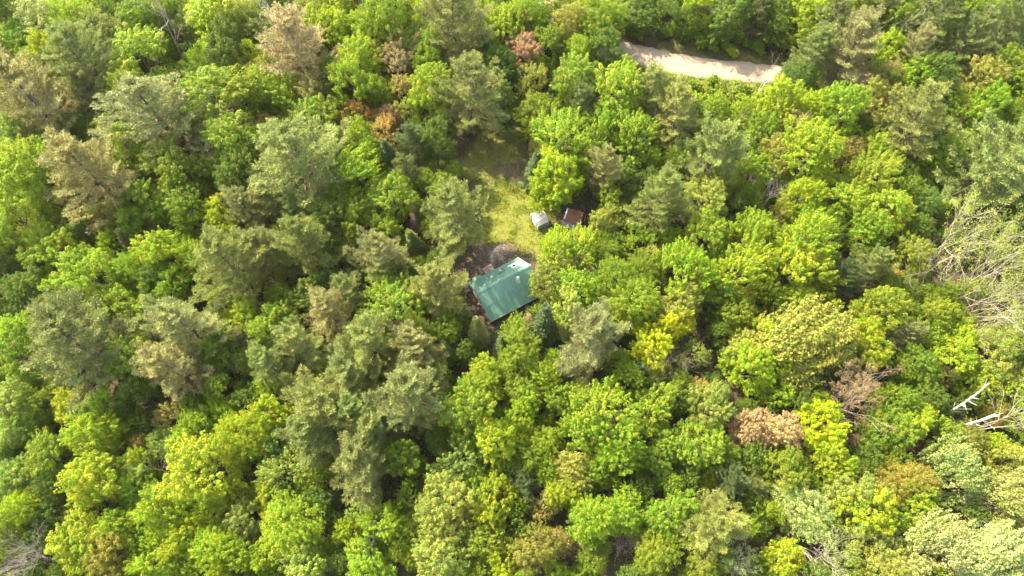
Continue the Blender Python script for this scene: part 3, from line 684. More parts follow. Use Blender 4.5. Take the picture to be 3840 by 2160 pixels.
# ---------------------------------------------------------------- the survey of crowns: tile, then x y radius kind colour (pixels of a 1932x1449 enlargement)
TREES = {
'00': '60 60 150 M D|370 110 180 B S|190 310 140 M L|40 300 100 M D|560 150 160 B Y|760 230 180 B O|400 370 110 M Y|1060 110 150 M G|1250 80 120 B G|1600 150 180 M Y|1660 380 150 M D|1820 110 150 B T|1050 420 220 M L|620 480 200 P l|200 720 280 P t|690 740 150 P g|980 670 140 B G|1210 650 85 B G|860 800 140 M D|1340 690 60 M R|1640 720 260 M G|1250 950 300 P t|260 480 110 M Y|60 470 80 M r|90 1040 170 M l|830 980 110 M T|930 1130 160 M L|600 970 130 M D|210 1290 200 M L|540 1150 110 M L|720 1320 270 P t|1330 1290 170 M y|1760 1060 190 M y|1890 420 100 M Y|1530 460 90 M L|1800 1350 140 M D|1430 190 110 B O',
'10': '70 190 140 B O|430 130 110 M T|600 60 150 M Y|520 230 150 M Y|960 110 180 B G|1260 60 100 M Y|340 390 230 P b|850 240 120 M Y|770 450 160 M Y|1040 290 110 M K|1170 330 130 B T|1080 490 100 A K|1300 410 120 M G|1200 220 100 M Y|1480 200 220 P g|1720 60 90 M Y|1870 190 140 M Y|1740 290 110 B G|1610 680 220 P l|620 570 130 B D|760 650 150 U L|940 670 110 B G|60 520 110 M T|170 680 160 M L|440 710 140 M r|1120 690 105 M r|1320 680 160 M L|1860 500 130 M D|1850 740 140 M D|770 850 120 M R|1000 900 95 M q|990 1010 105 M R|1130 860 90 M T|90 950 85 M R|430 930 180 M y|715 930 80 M R|770 1060 130 M L|1340 1040 120 M D|1190 1080 110 P c|1012 1190 80 F D|1170 1310 100 P c|320 1240 290 P l|790 1310 160 W L|600 1150 90 M T|1085 1390 110 M y',
'20': '130 100 130 B G|330 60 120 M y|100 210 110 M q|95 400 120 M q|280 310 110 M y|470 170 120 B T|690 130 170 B G|730 360 120 M D|510 370 110 B L|370 460 60 F c|190 480 75 M Y|150 620 105 M T|500 600 160 M y|800 670 190 M L|297 750 60 F c|180 850 150 M y|560 830 130 P c|1030 740 150 P l|1230 860 170 P l|400 1020 210 U L|690 970 170 U L|960 1010 170 U L|190 1130 80 M r|160 1300 90 F c 1.0|345 1215 110 P g|335 1320 165 M Y|690 1270 120 P t 1.25|890 1330 110 M D|1480 1140 210 P l|1240 1200 100 M G|980 60 145 M D .65|1170 100 95 M D .65|1390 50 105 M Y .75|1660 85 165 M D .65|1280 750 80 M L|1720 850 95 M Y|1870 970 120 M G|1830 1290 130 M Y|1570 1400 110 M T|1850 110 100 P d|1350 130 90 M D .7|560 40 110 M G',
'30': '60 110 130 M D|300 140 160 M Y|480 210 150 P g|650 380 200 P t|320 390 140 P l|215 560 115 B C|600 80 110 M G|830 110 130 P l|1000 150 140 M y|900 350 110 M Y|1260 130 180 P g|1100 400 120 P t 1.1|1420 60 80 M y|1560 80 110 M G|1460 320 140 P g 1.15|1810 230 170 P g|1720 50 100 M y|1850 520 110 M y|890 580 110 B r|1110 570 150 M L|1310 570 140 M D|1620 600 150 M T|1880 640 100 M L|1680 790 140 M L|1370 760 120 B G|1480 890 80 M r|80 760 140 M Y|340 620 80 M G|360 800 120 M Y|570 790 150 M L|840 760 150 M T|1120 940 210 P l|150 960 110 M r|330 910 80 M Y|310 1160 210 M Y|820 1130 140 U L|620 1130 100 M r|780 1300 170 U y|1330 1170 130 M y|1760 1210 350 P l|60 1180 120 M T|700 1400 90 M G|1250 1360 90 M D',
'01': '120 150 190 M L|370 120 150 M L|810 220 120 M T|1080 90 180 M G|1010 250 110 M L|280 310 100 M T|380 440 170 M L|70 420 130 M G|660 350 75 F o|1000 420 85 F o|830 400 90 M Y|1200 270 60 K K|1210 480 160 M Y|1390 390 100 M L|1440 160 130 M G|1390 40 160 M y|690 610 180 M L|970 590 110 B L|1200 630 120 M D|60 600 140 M D|205 740 140 M D|500 790 120 M L|850 880 180 M Y|1150 740 110 M L|1310 730 110 M L|1190 830 65 F C|1670 180 115 M Y|1840 130 130 P t|1500 550 110 M Y|1770 540 240 P l|1640 800 110 M Y|1450 990 220 P t|480 930 140 P g|590 1190 310 P g|1210 1110 75 F o|1180 1190 70 F o|1310 1330 210 P t|1000 1280 160 M G|1660 1200 150 M y|1590 1350 85 F c|120 1060 140 M L|150 1250 160 M G|1850 930 140 M L|1890 1130 90 P t|1880 1280 100 M T|560 560 90 M D|1330 900 100 M D',
'11': '60 90 130 P t|270 170 110 P l 1.1|80 440 150 P t|350 430 190 P l|550 270 150 M D|770 220 130 M G|610 80 120 M G|1000 60 150 M y|990 260 110 M G|740 360 80 M Y|920 480 170 P t|1205 190 62 K K|1210 390 85 F c|1130 570 60 F D|1120 410 60 M G|1515 190 212 P l 1.05|1390 735 178 P l|370 780 130 M D|690 770 140 P g|560 940 170 P t|1040 840 210 U y|1000 690 120 M y|130 1040 160 M G|370 1160 180 P l|140 1340 160 P l|880 1130 210 P l|1150 1190 180 P t|1280 1080 110 U y|700 1380 200 P l|1680 1060 85 F l|1865 1180 80 F c|1590 1190 80 M D|1430 1210 75 F c|1690 1400 130 M Y|1910 1260 80 M L|480 700 110 M D|1060 620 90 M D',
'21': '210 10 95 M Y|1100 90 190 P l|700 215 112 M T|1450 80 160 M T|1200 340 90 U L|330 410 140 U Y|530 420 125 U Y|1490 340 150 M L|1790 330 160 U Y|720 480 110 B G|960 380 100 M L|1060 490 105 U T|760 650 160 B G|960 590 120 B G|1330 600 180 U Y|1700 570 200 U Y|285 665 120 M T|490 710 150 M L|430 880 140 M l|900 820 190 B G|1280 860 150 M T|1580 770 170 M y|1690 920 130 M G|1760 800 70 M R|600 1120 230 P t|1230 1030 120 M Z|1070 1160 150 M Z|235 1020 115 F D 1.15|120 980 55 K K|310 1010 80 B L|810 1270 85 M y|80 1230 140 M G|230 1390 120 M Y|310 1270 80 M L|940 1360 75 F C|1850 1080 140 M Y|1700 1180 110 M T|1790 1330 150 M Y|1640 1230 75 P g|700 1010 100 M D|880 1000 100 M D|1000 1000 80 M D',
'31': '80 170 85 M r|260 60 130 M Y|330 140 110 M L|270 340 200 U Y|230 590 210 U Y|620 110 150 M L|890 120 180 M L|760 290 140 M L|1190 90 110 B C|1290 130 75 M L|1130 270 100 M D|740 530 130 P l|530 660 120 P d|1060 470 120 M y|1450 370 190 A T|1780 500 180 A T|930 650 55 M R|900 730 110 M D|830 870 170 M y|230 840 130 M L|460 880 95 M Y|40 790 110 M G|240 1110 290 W T|750 1120 140 M Y|1000 1090 110 P t|1280 930 120 M y|1430 1080 120 M Y|1390 1230 160 M Y|1700 1210 180 M T|1640 1040 140 A T|1880 830 150 A T|1150 1290 120 M G|1010 1350 95 B G|640 1440 130 A q|60 1340 130 M Y|1550 1410 110 M Y|1310 1390 80 M r|1850 1390 110 M T|840 1250 85 P d|1540 730 90 M y|1050 760 90 M D|1250 1030 80 M L',
'02': '110 160 150 M l|130 350 140 M l|330 150 110 M y|560 170 130 M Y|760 200 120 M L|280 330 110 M L|680 370 170 M Y|860 360 130 M Y|360 540 160 M y|480 470 90 B y|1290 260 110 U r|1450 190 105 B G|1100 300 85 M D|1060 90 130 M D|1510 290 120 M L|1700 250 115 M Y|1820 400 170 B Y|1080 450 75 M r|1230 430 100 M l|1390 450 105 M L|1530 610 230 M Y|1040 600 110 M Y|700 740 200 M Y|860 640 130 M y|150 690 120 M l|200 930 130 M Y|50 1190 130 M y|1060 780 145 M L|1240 1000 165 M Y|1600 950 130 M Y|1760 890 60 F c|640 1190 200 M Y|900 1080 150 M Y|860 1300 150 M o|1140 1170 115 M L|1150 1350 140 M Y|1350 1170 130 M Y|1580 1240 170 B Y|1390 1350 105 M L|1840 1020 140 M T|1800 1250 120 M L|1900 840 90 M y|880 790 100 M D|400 1000 120 M D|430 760 110 M D|1650 1400 110 M Y|100 1400 80 M D|1500 1420 90 M Y',
'12': '480 160 230 P l|460 380 200 P l|1130 140 260 P g|770 630 220 P g|900 360 190 P l|760 200 190 P l|90 230 140 M Y|90 60 90 M L|240 330 75 M L|110 490 130 U l|210 650 170 U l|1100 540 150 M y|550 640 85 M Y|1600 250 190 M G|1700 70 120 M L|1510 590 170 U c|1800 450 160 M Y|1700 800 140 M y|1430 910 200 M T|1790 920 170 M Y|1160 850 105 M G|930 1030 150 U L|1180 1080 120 M G|560 860 75 F c|240 1060 210 B L|90 860 120 M Y|690 1110 95 M Y|340 1370 150 M l|480 1260 75 F c|870 1380 170 M L|910 1210 95 P d|1380 1290 190 M T|1200 1300 100 M Y|1700 1190 170 M y|780 950 90 M l|620 1200 80 M G|1540 1100 130 M T|100 1290 120 M Y|1850 1350 110 M Y|1080 1000 80 M G|1750 640 100 M D|430 900 110 M D|650 1340 90 M D',
'22': '60 60 130 M y|80 230 120 M Y|30 400 110 M Y|360 100 115 M y|195 100 52 K K|260 420 115 B L|110 570 130 M G|740 170 230 U L|1060 190 170 U L|520 340 150 U L|780 400 170 U L|740 570 150 M L|450 680 140 M T|400 830 110 M Y|670 720 80 M y|1120 500 130 M y|1420 470 180 M G|1490 150 150 M T|1420 30 80 M R|1130 700 85 B c .8|1500 720 65 M Z|1650 730 130 P d|1810 750 85 P c|1800 370 120 M K|620 1010 170 B L|830 980 150 B L|870 840 100 M L|1180 960 150 M L|1470 1040 210 P T|250 920 105 M r|320 1190 110 M r|150 1220 150 M o|1100 1290 160 B y|1740 1070 90 U Y|1880 950 105 M y|40 900 100 M G|50 1080 110 M D|1400 1370 120 M y|1720 1360 110 A S|1190 740 90 M L|1280 560 90 M D|1620 560 120 M G|1250 1200 100 M L|100 760 110 P d',
'32': '60 110 110 M L|620 140 140 A q|100 350 140 M K|400 310 160 M Z|470 580 130 M Y|370 130 100 M G|900 320 150 M y|1130 310 135 M Y|1720 190 115 B o .6|1500 450 120 M o .8|1810 260 160 A L|1830 560 130 M T|1440 660 200 W S|1890 650 90 M R|1790 870 190 W S|1010 750 190 B o|620 800 170 M T|130 650 140 M y|240 930 190 B S|760 930 180 M Y|1090 920 170 M L|1150 1140 180 W s|1310 1250 200 W s|1650 1290 220 W s|780 1230 160 M T|450 1340 150 A S|100 1320 140 M Y|1860 1200 120 M o|50 960 90 M Y|880 1390 140 M T|980 600 110 B y|1300 380 110 M G|760 560 110 M D|1480 1420 150 W s|700 650 90 M D|1080 1400 120 M S|240 120 110 M D|1700 480 110 M Y|1250 1050 90 M L|1880 1020 110 M T|1870 60 110 M Y|1000 120 120 M y|1230 110 110 M D',
}
COLOR = {  # leaf albedo and the words for it
    'L': ((.118, .170, .009), 'lime green'), 'Y': ((.142, .186, .007), 'yellow green'), 'Z': ((.200, .225, .004), 'bright yellow'), 'y': ((.102, .138, .009), 'mossy green'),
    'G': ((.097, .136, .008), 'fresh green'), 'D': ((.058, .090, .009), 'deep green'), 'l': ((.130, .174, .025), 'pale lime'), 'T': ((.150, .165, .026), 'tan green'),
    'O': ((.112, .135, .022), 'dull olive'), 'o': ((.125, .122, .016), 'brownish olive'), 'R': ((.215, .150, .034), 'orange'), 'r': ((.150, .132, .030), 'rusty olive'),
    'q': ((.165, .108, .050), 'reddish brown'), 'K': ((.215, .168, .075), 'salmon pink'), 'S': ((.18, .205, .055), 'pale silvery'), 's': ((.215, .235, .080), 'silver white'),
    'C': ((.080, .120, .020), 'blue green'), 'c': ((.090, .128, .021), 'bluish green')}
PCOLOR = {'l': ((.160, .182, .047), 'olive green'), 't': ((.182, .186, .064), 'tan olive'), 'g': ((.136, .160, .046), 'grey green'), 'b': ((.225, .198, .088), 'tan brown'),
          'c': ((.108, .138, .042), 'bluish green'), 'd': ((.080, .10, .030), 'dark olive'), 'T': ((.185, .190, .042), 'yellowish tan'), 'o': ((.115, .135, .036), 'olive green'),
          'D': ((.078, .112, .036), 'dark green'), 'C': ((.090, .145, .075), 'pale blue green'), 'K': ((.25, .17, .125), 'pinkish brown')}
NOUN = {'M': 'leafy tree', 'U': 'spiky topped leafy tree', 'B': 'soft crowned leafy tree', 'W': 'wind swept leafy tree', 'P': 'feathery pine', 'F': 'pointed fir', 'K': 'dead fir', 'A': 'half bare tree', 'S': 'bush'}
NAME = {'M': 'broadleaf_tree', 'U': 'broadleaf_tree', 'B': 'broadleaf_tree', 'W': 'broadleaf_tree', 'P': 'pine_tree', 'F': 'fir_tree', 'K': 'dead_fir', 'A': 'sparse_tree', 'S': 'bush'}
CAT = {'broadleaf_tree': 'tree', 'pine_tree': 'pine', 'fir_tree': 'fir', 'dead_fir': 'dead tree', 'sparse_tree': 'sparse tree', 'bush': 'bush'}
GROUP = {'broadleaf_tree': 'leafy trees of the forest canopy', 'pine_tree': 'pines standing above the canopy', 'fir_tree': 'pointed firs among the trees', 'dead_fir': 'dead brown firs', 'sparse_tree': 'half bare trees with pale stems', 'bush': 'bushes along the gravel road'}
ANCHOR = [('the green-roofed cabin', 1885, 1085), ('the white shed', 2020, 820), ('the rusty outbuilding', 2150, 815), ('the gravel road', 2640, 240),
          ('the grey leaning dead tree', 640, 190), ('the white forked dead tree', 1035, 40), ('the tan brown pine', 1130, 190), ('the orange tree', 1345, 425),
          ('the red dead fir', 592, 850), ('the dead fir by the blue fir', 1560, 815), ('the bright yellow tree', 2490, 1270), ('the huge right edge pine', 3755, 620),
          ('the twiggy bare crown', 3476, 1040), ('the white birch snags', 3640, 1555), ('the salmon pink tree', 2820, 1620), ('the brown twig tangle', 2240, 2080),
          ('the corner dead tree', 160, 2095), ('the small grey snag', 606, 1748), ('the bare grey fan tree', 520, 1215), ('the pale tipped dark tree', 1710, 1730),
          ('the silver white trees', 3560, 2060), ('the reddish brown tree', 1965, 195), ('the big round tan pine', 621, 472), ('the widest dark pine', 1520, 1510),
          ('the pink bare stems', 2500, 1385), ('the pale fallen branches', 3030, 2060), ('the grass clearing', 1900, 790), ('the light round pine', 3436, 467), ('the tan windswept tree', 3000, 1270), ('the yellowish tan pine', 2650, 1957)]
DIRS = ['right of', 'up and right of', 'above', 'up and left of', 'left of', 'down and left of', 'below', 'down and right of']
ORD = ['nearest', 'second', 'third', 'fourth', 'fifth', 'sixth', 'seventh', 'eighth', 'ninth', 'tenth']
RNG = random.Random(77)
used = {}
RECS = []   # every placed plant: dict(obj, kind, words, px)
def plant(kind, colkey, px, py, rpx, hs=1.0, z0=None):
    Rp, Hp, fc = DIM[kind]
    pal = PCOLOR if kind in 'PFK' else COLOR
    rgb, word = pal[colkey] if colkey in pal else COLOR[colkey]
    z = Hp * fc
    for _ in range(6):
        p, dep = unp(px, py, z); R = rpx / F * dep
        s = R / Rp; sz = (s ** .72 if kind in 'MUBWPA' else s ** .9) * hs
        if kind == 'P': sz = min(sz, 1.6)
        if kind in 'MUBWA': sz = min(sz, 1.35)
        z = Hp * fc * sz
    if kind in 'MUB': sz *= RNG.uniform(.88, 1.22)
    if kind == 'P': sz *= 1.08
    p, dep = unp(px, py, Hp * fc * sz)
    lst = PROTO[kind]; key = RNG.randrange(len(lst)); tm, cm = lst[key]
    nm = NAME[kind]; e = empty(nm, (p[0], p[1], 0), RNG.uniform(0, 6.28) if kind != 'W' else RNG.uniform(-.35, .35))
    ex = RNG.uniform(.86, 1.14) if kind in 'MUBP' else 1.0; e.scale = (s * ex, s / ex, sz)
    if kind in 'MUBPWF': e.rotation_euler = (RNG.uniform(-.07, .07), RNG.uniform(-.07, .07), e.rotation_euler[2])
    j = lambda: RNG.uniform(.9, 1.1); br = RNG.uniform(.9, 1.1)
    col = (rgb[0] * j() * br, rgb[1] * br, rgb[2] * j() * br, 1)
    for mm, pn in ((tm, 'stem' if kind == 'S' else 'trunk'), (cm, 'foliage' if kind == 'S' else 'crown')):
        if (kind, key, pn) in used: o = used[(kind, key, pn)].copy()
        else: o = bpy.data.objects.new(pn, mm); used[(kind, key, pn)] = o
        o.parent = e; o.name = pn
        if pn in ('crown', 'foliage'): o.color = col
        COL.objects.link(o)
    e['category'] = CAT[nm]; e['group'] = GROUP[nm]
    RECS.append(dict(o=e, kind=kind, word=word, px=px, py=py, R=R, loc=p, size='tall' if False else ('broad' if R > 5.2 else 'small' if R < 2.3 and kind not in 'FKS' else '')))
    return e
SURVEY = []
for code, txt in TREES.items():
    for ent in txt.split('|'):
        q = ent.split(); X, Y = tile(code, float(q[0]), float(q[1]))
        SURVEY.append((q[3], q[4], X, Y, float(q[2]) * .4969 * (1.12 if q[3] in 'MUBW' else 1.2 if q[3] == 'P' else 1.0), float(q[5]) if len(q) > 5 else 1.0))
leafy = sorted((q for q in SURVEY if q[0] in 'MUBW'), key=lambda q: -q[4]); MINOR = set(map(id, leafy[296:]))
FILL = []      # (x, y, radius scale, height scale, colour) of the small trees of the mass
for q in SURVEY:
    if id(q) in MINOR:
        z = 8.0
        for _ in range(4): p, dep = unp(q[2], q[3], z); s = q[4] / F * dep / 4; sz = s ** .72; z = 8.1 * sz
        FILL.append((p[0], p[1], s, sz, COLOR[q[1]][0]))
    else: plant(*q)
for ent in '1240 630 70 G|1330 700 75 y|1420 740 90 Y|1460 850 85 D|1560 700 70 y|1600 760 80 G|1690 680 70 Y|1530 620 55 L|1640 860 70 L|1380 650 60 y|1100 620 60 D|1010 580 60 D|1770 700 60 G|1750 760 75 Y|1320 270 80 y|1420 300 90 y|1500 330 70 y|1660 385 55 Z|1620 350 60 y|1870 350 70 G|1790 330 60 D|1120 260 60 D|980 250 60 y|900 230 55 D|1230 230 60 G|1560 270 60 D|1700 290 60 D|1500 900 60 D|1190 680 60 L|1840 700 60 L'.split('|'):
    q = ent.split(); X, Y = tile('20', float(q[0]), float(q[1])); plant('S', q[3], X, Y, float(q[2]) * .4969, 1.1)

BASES = np.array([(r['loc'][0], r['loc'][1], r['R']) for r in RECS if r['kind'] != 'S'] + [(f[0], f[1], f[2] * 4) for f in FILL])
for k in range(9000):
    x = RNG.uniform(-118, 118); y = RNG.uniform(0, 128); rf_ = RNG.uniform(1.6, 3.1)
    X, Y = prj((x, y, 4.5))
    if not (-60 < X < 3900 and -60 < Y < 2220): continue
    d = np.hypot(BASES[:, 0] - x, BASES[:, 1] - y) - BASES[:, 2] * .7 - rf_ * .55
    if d.min() < 0: continue
    Pq = np.array([[x, y]])
    if max(sdf(Pq, q)[0] for q in (GRASS_POLY, TRACK_POLY, YARD_POLY, ROAD_POLY, VERGE_LO, VERGE_UP)) > -rf_ * .85: continue
    if math.hypot(x - 12.2, y - 66.0) < 6.5 or math.hypot(x - 5.4, y - 66.5) < 6.5: continue
    FILL.append((x, y, rf_ / 4, (rf_ / 4) ** .8 * RNG.uniform(.85, 1.2), COLOR[RNG.choice('DDGGDGy')][0])); BASES = np.vstack([BASES, (x, y, rf_)])
LITE = [broadleaf(900 + i, ('dome', 'soft', 'shoot')[i % 3], True)[1] for i in range(6)]
def world_quads(me):
    V = np.empty(len(me.vertices) * 3, np.float32); me.vertices.foreach_get('co', V); return V.reshape(-1, 3)
def stamp_all(name, items, label, thin=1):
    Vs = []; As = []; Bs = []; Cc = []
    for i, (x, y, s, sz, c3) in enumerate(items):
        m_ = LITE[i % len(LITE)]; V = world_quads(m_); n_f = len(m_.polygons); a = np.empty(n_f, np.float32); b_ = a.copy()
        m_.attributes['tint'].data.foreach_get('value', a); m_.attributes['clump'].data.foreach_get('value', b_)
        rz = RNG.uniform(0, 6.28); c, s_ = math.cos(rz), math.sin(rz); br = RNG.uniform(.88, 1.12)
        Vs.append(np.column_stack([(V[:, 0] * c - V[:, 1] * s_) * s + x, (V[:, 0] * s_ + V[:, 1] * c) * s + y, V[:, 2] * sz])); As.append(a); Bs.append(b_)
        Cc.append(np.tile(np.array([*c3, 1.0]) * br, (n_f, 1)))
    Vw = np.vstack(Vs); me = mesh_np(name, Vw, np.arange(len(Vw)).reshape(-1, 4), M_MASS, {'tint': np.concatenate(As), 'clump': np.concatenate(Bs)})
    ca = me.attributes.new('treecolor', 'FLOAT_COLOR', 'FACE'); ca.data.foreach_set('color', np.vstack(Cc).astype(np.float32).ravel())
    o = link(bpy.data.objects.new(name, me)); tag(o, label, kind='stuff'); return o
M_MASS = M_LEAF.copy(); M_MASS.name = 'mass_leaf'; _t = M_MASS.node_tree
_a = N(_t, 'ShaderNodeAttribute'); _a.attribute_name = 'treecolor'
for nd in _t.nodes:
    if nd.bl_idname == 'ShaderNodeHueSaturation': _t.links.new(_a.outputs['Color'], nd.inputs['Color'])
stamp_all('small_trees', FILL, 'smaller leafy trees and saplings filling the gaps between the big crowns')
print('FILL', len(FILL), 'recs', len(RECS))

# ---------------------------------------------------------------- bare and dead trees, each its own shape
def bare(base, tip, H, mat, label, seed, n=3, lev=4, spread=.4, r=.13, z0=1.0, up=.12, kids=(3, 4), name='dead_tree', first=.45, leaf=None, cat='dead tree'):
    b0 = unp(base[0], base[1], z0)[0]; t0 = unp(tip[0], tip[1], H)[0]
    d = t0 - b0; g0 = b0 - d * (z0 / max(d[2], .5)) if d[2] > .5 else b0 * [1, 1, 0]
    g0[2] = 0; d = t0 - g0; L = np.linalg.norm(d); rng = np.random.default_rng(seed)
    e = empty(name, tuple(g0)); tb = MB(); bb = MB(); tips = []
    dn = d / L
    tb.tube([(0, 0, -.3), tuple(dn * L * .25 + rng.normal(size=3) * .08), tuple(dn * L * .5)], [r * 1.2, r, r * .75], 7)
    for k in range(n):
        branches(rng, bb, dn * L * rng.uniform(.3, .5) if k else dn * L * .5, nrm(dn + rng.normal(size=3) * spread * (.8 if k else .2)), L * first, r * .6, 0, lev, spread, tips, 5, up, kids)
    tb.obj('trunk', mat, e); bb.obj('branches', mat, e); tag(e, label, cat)
    if leaf:
        TT = np.array([q[0] for q in tips]); AA = np.array([q[1] for q in tips])
        o = link(bpy.data.objects.new('crown', crown_mesh('crown', [shoot_cloud(rng, TT, AA, 1.3, .7, leaf[1], .18, jit=.8)], M_LEAF)), e); o.color = (*leaf[0], 1)
    return e
T = lambda c, x, y: tile(c, x, y)
bare(T('00', 1385, 470), T('00', 1240, 110), 15, M_GREY, 'grey leaning dead tree with bare forked limbs in the upper left', 1, 3, 3, .34, .16, 2)
bare(T('10', 180, 165), T('10', 60, 10), 15, M_WHITE, 'white forked dead tree with bare limbs at the top edge', 2, 3, 3, .42, .17, 3)
bare(T('10', 260, 130), T('10', 300, 40), 14, M_WHITE, 'bone white bare tree top beside the forked dead tree', 3, 2, 3, .5, .09, 6)
bare(T('01', 1170, 1045), T('01', 960, 990), 8, M_GREY, 'bare grey fan of twigs between the lime tree and small firs', 4, 5, 4, .5, .10, 2)
bare(T('02', 1285, 690), T('02', 1200, 590), 8, M_GREY, 'small grey snag with forked twigs in a dark gap', 5, 3, 3, .5, .09, 2)
bare(T('02', 450, 1350), T('02', 230, 1300), 9, M_GREY, 'large bare grey dead tree fanning out in the bottom left corner', 6, 6, 4, .48, .12, 2)
bare(T('21', 1165, 1440), T('21', 1175, 1320), 7, M_PINK, 'cluster of pink bare stems rising below the bright yellow tree', 7, 7, 3, .55, .08, .5, first=.7)
for k, (bx, by, tx, ty) in enumerate(((700, 1400, 600, 1230), (560, 1330, 470, 1170), (780, 1330, 830, 1190))):
    bare(T('22', bx, by), T('22', tx, ty), 4.5, M_PINK, ['low brown twig tangle under the pale lime tree, middle clump', 'low brown twig tangle under the pale lime tree, left clump', 'low brown twig tangle under the pale lime tree, right clump'][k], 20 + k, 6, 4, .75, .07, .5, 0, first=.6, name='bare_shrub', cat='bare shrub')
bare(T('31', 1130, 835), T('31', 1190, 580), 13, M_PINK, 'twiggy bare pinkish crown beside pale leaning stems', 9, 4, 4, .34, .09, 2, kids=(2, 3))
bare(T('31', 1250, 800), T('31', 1420, 520), 14, M_TANB, 'pale bare stem leaning up right beside the twiggy crown', 30, 3, 3, .3, .10, 1, kids=(2, 3), name='bare_tree', leaf=((.16, .18, .035), 13))
bare(T('31', 1360, 825), T('31', 1620, 560), 15, M_TANB, 'second pale bare stem right of the twiggy crown', 31, 3, 3, .3, .10, 1, kids=(2, 3), name='bare_tree', leaf=((.16, .18, .035), 13))
bare(T('31', 1390, 845), T('31', 1640, 680), 14, M_TANB, 'thin pale bare stem just below the leaning pair', 32, 3, 3, .3, .10, 1, kids=(2, 3), name='bare_tree', leaf=((.16, .18, .035), 13))
for k, (bx, by, tx, ty) in enumerate(((1405, 905, 1800, 760), (1410, 945, 1880, 800), (1390, 970, 1800, 900), (1500, 1000, 1760, 930))):
    bare(T('31', bx, by), T('31', tx, ty), 15, M_TANB, leaf=((.16, .175, .035), 13), label=['uppermost', 'longest', 'third', 'lowest'][k] + ' pale bare stem slanting toward the right edge', seed=40 + k, n=3, lev=3, kids=(2, 3), spread=.30, r=.10, z0=1, name='bare_tree')
bare(T('32', 130, 1165), T('32', 430, 1330), 4, M_TANB, 'pale fallen branches lying across olive scrub near the bottom', 10, 4, 3, .3, .14, .8, 0, name='fallen_branches', cat='fallen tree')
bare(T('32', 1270, 885), T('32', 1500, 960), 6, M_TANB, 'pale leaning stem with drooping twigs among silvery trees', 11, 4, 3, .4, .12, 3, 0)
bare(T('20', 1800, 810), T('20', 1895, 600), 9, M_WHITE, 'slender white bare tree below the right end of the road', 12, 3, 3, .28, .08, .5)
bare(T('20', 1610, 1085), T('20', 1700, 920), 9, M_BARK, 'thin dark dead trunk leaning right of a pale pine', 13, 1, 2, .25, .10, 1)
bare(T('20', 1660, 760), T('20', 1640, 610), 7, M_GREY, 'thin grey sapling with bare top below the road', 14, 2, 3, .35, .05, .5)
bare(T('21', 1870, 120), T('21', 1910, 10), 10, M_GREY, 'pale grey bare snag above the rust olive round tree', 15, 3, 3, .4, .08, 5)
bare(T('12', 1440, 420), T('12', 1470, 320), 6, M_GREY, 'grey dead twiggy top in the shade of the big dark pine', 16, 4, 3, .45, .06, 2)
bare(T('10', 1370, 880), T('10', 1400, 820), 9, M_GREY, 'small grey twig crown left of the tall pine above the clearing', 17, 3, 3, .5, .05, 5)
bare(T('30', 1130, 190), T('30', 1150, 110), 14, M_GREY, 'grey bare limbs between pines near the top right', 18, 3, 3, .4, .09, 6)
def snag(base, tip, H, r0, r1, label, seed):
    b0 = unp(*base, 3)[0]; t0 = unp(*tip, H)[0]; d = t0 - b0; g0 = b0 - d * (3 / d[2]); g0[2] = 0; d = t0 - g0; rng = np.random.default_rng(seed)
    e = empty('birch_snag', tuple(g0)); tb = MB(); pts = [d * s + rng.normal(size=3) * .12 * (0 < s < 1) for s in (0, .25, .5, .75, 1)]; pts[0] = np.array([0, 0, -.3])
    tb.tube(pts, [r0 + (r1 - r0) * s for s in (0, .25, .5, .75, 1)], 8); tb.obj('trunk', M_WHITE, e)
    for k in range(14):
        s = rng.uniform(.3, .95); p = d * s; q = nrm(d * .6 / np.linalg.norm(d) + rng.normal(size=3) * .6) * rng.uniform(.6, 2.2)
        bb = MB(); bb.tube([p, p + q * .5, p + q + [0, 0, .2]], [.07, .05, .02], 5)
        if k == 0: allb = bb
        else:
            i = len(allb.v); allb.v += bb.v; allb.f += [tuple(a + i for a in f) for f in bb.f]
    allb.obj('branches', M_WHITE, e); tag(e, label, 'snag')
snag(T('32', 1335, 255), T('32', 1665, -5), 15, .25, .09, 'bright white birch snag with stubs, the upper of the pair', 50)
snag(T('32', 1420, 350), T('32', 1710, 235), 13, .13, .23, 'bright white broken birch snag, the lower of the pair', 51)

# brush heap, leaf litter, stumps
tb = MB(); rr = np.random.default_rng(8)
for k in range(420):
    a = rr.uniform(0, 6.28); q = math.sqrt(rr.random()) * 2.0; h = .95 * (1 - (q / 2.1) ** 2) * rr.uniform(.4, 1.05)
    d = nrm(np.array([rr.normal(), rr.normal(), rr.normal() * .25])) * rr.uniform(.25, .7); c = np.array([math.cos(a) * q * 1.2, math.sin(a) * q * .85, h + .05])
    tb.tube([c - d, c + d], [.022, .010], 4)
o = tb.obj('brush_heap', M_GREY); p = unp(1700 + 720 / 4.2625, 900 + 205 / 4.2625, .5)[0]; o.location = (p[0], p[1], 0); o.rotation_euler = (0, 0, .7)
tag(o, 'grey heap of cut brush on the bare earth above the cabin', 'brush heap')

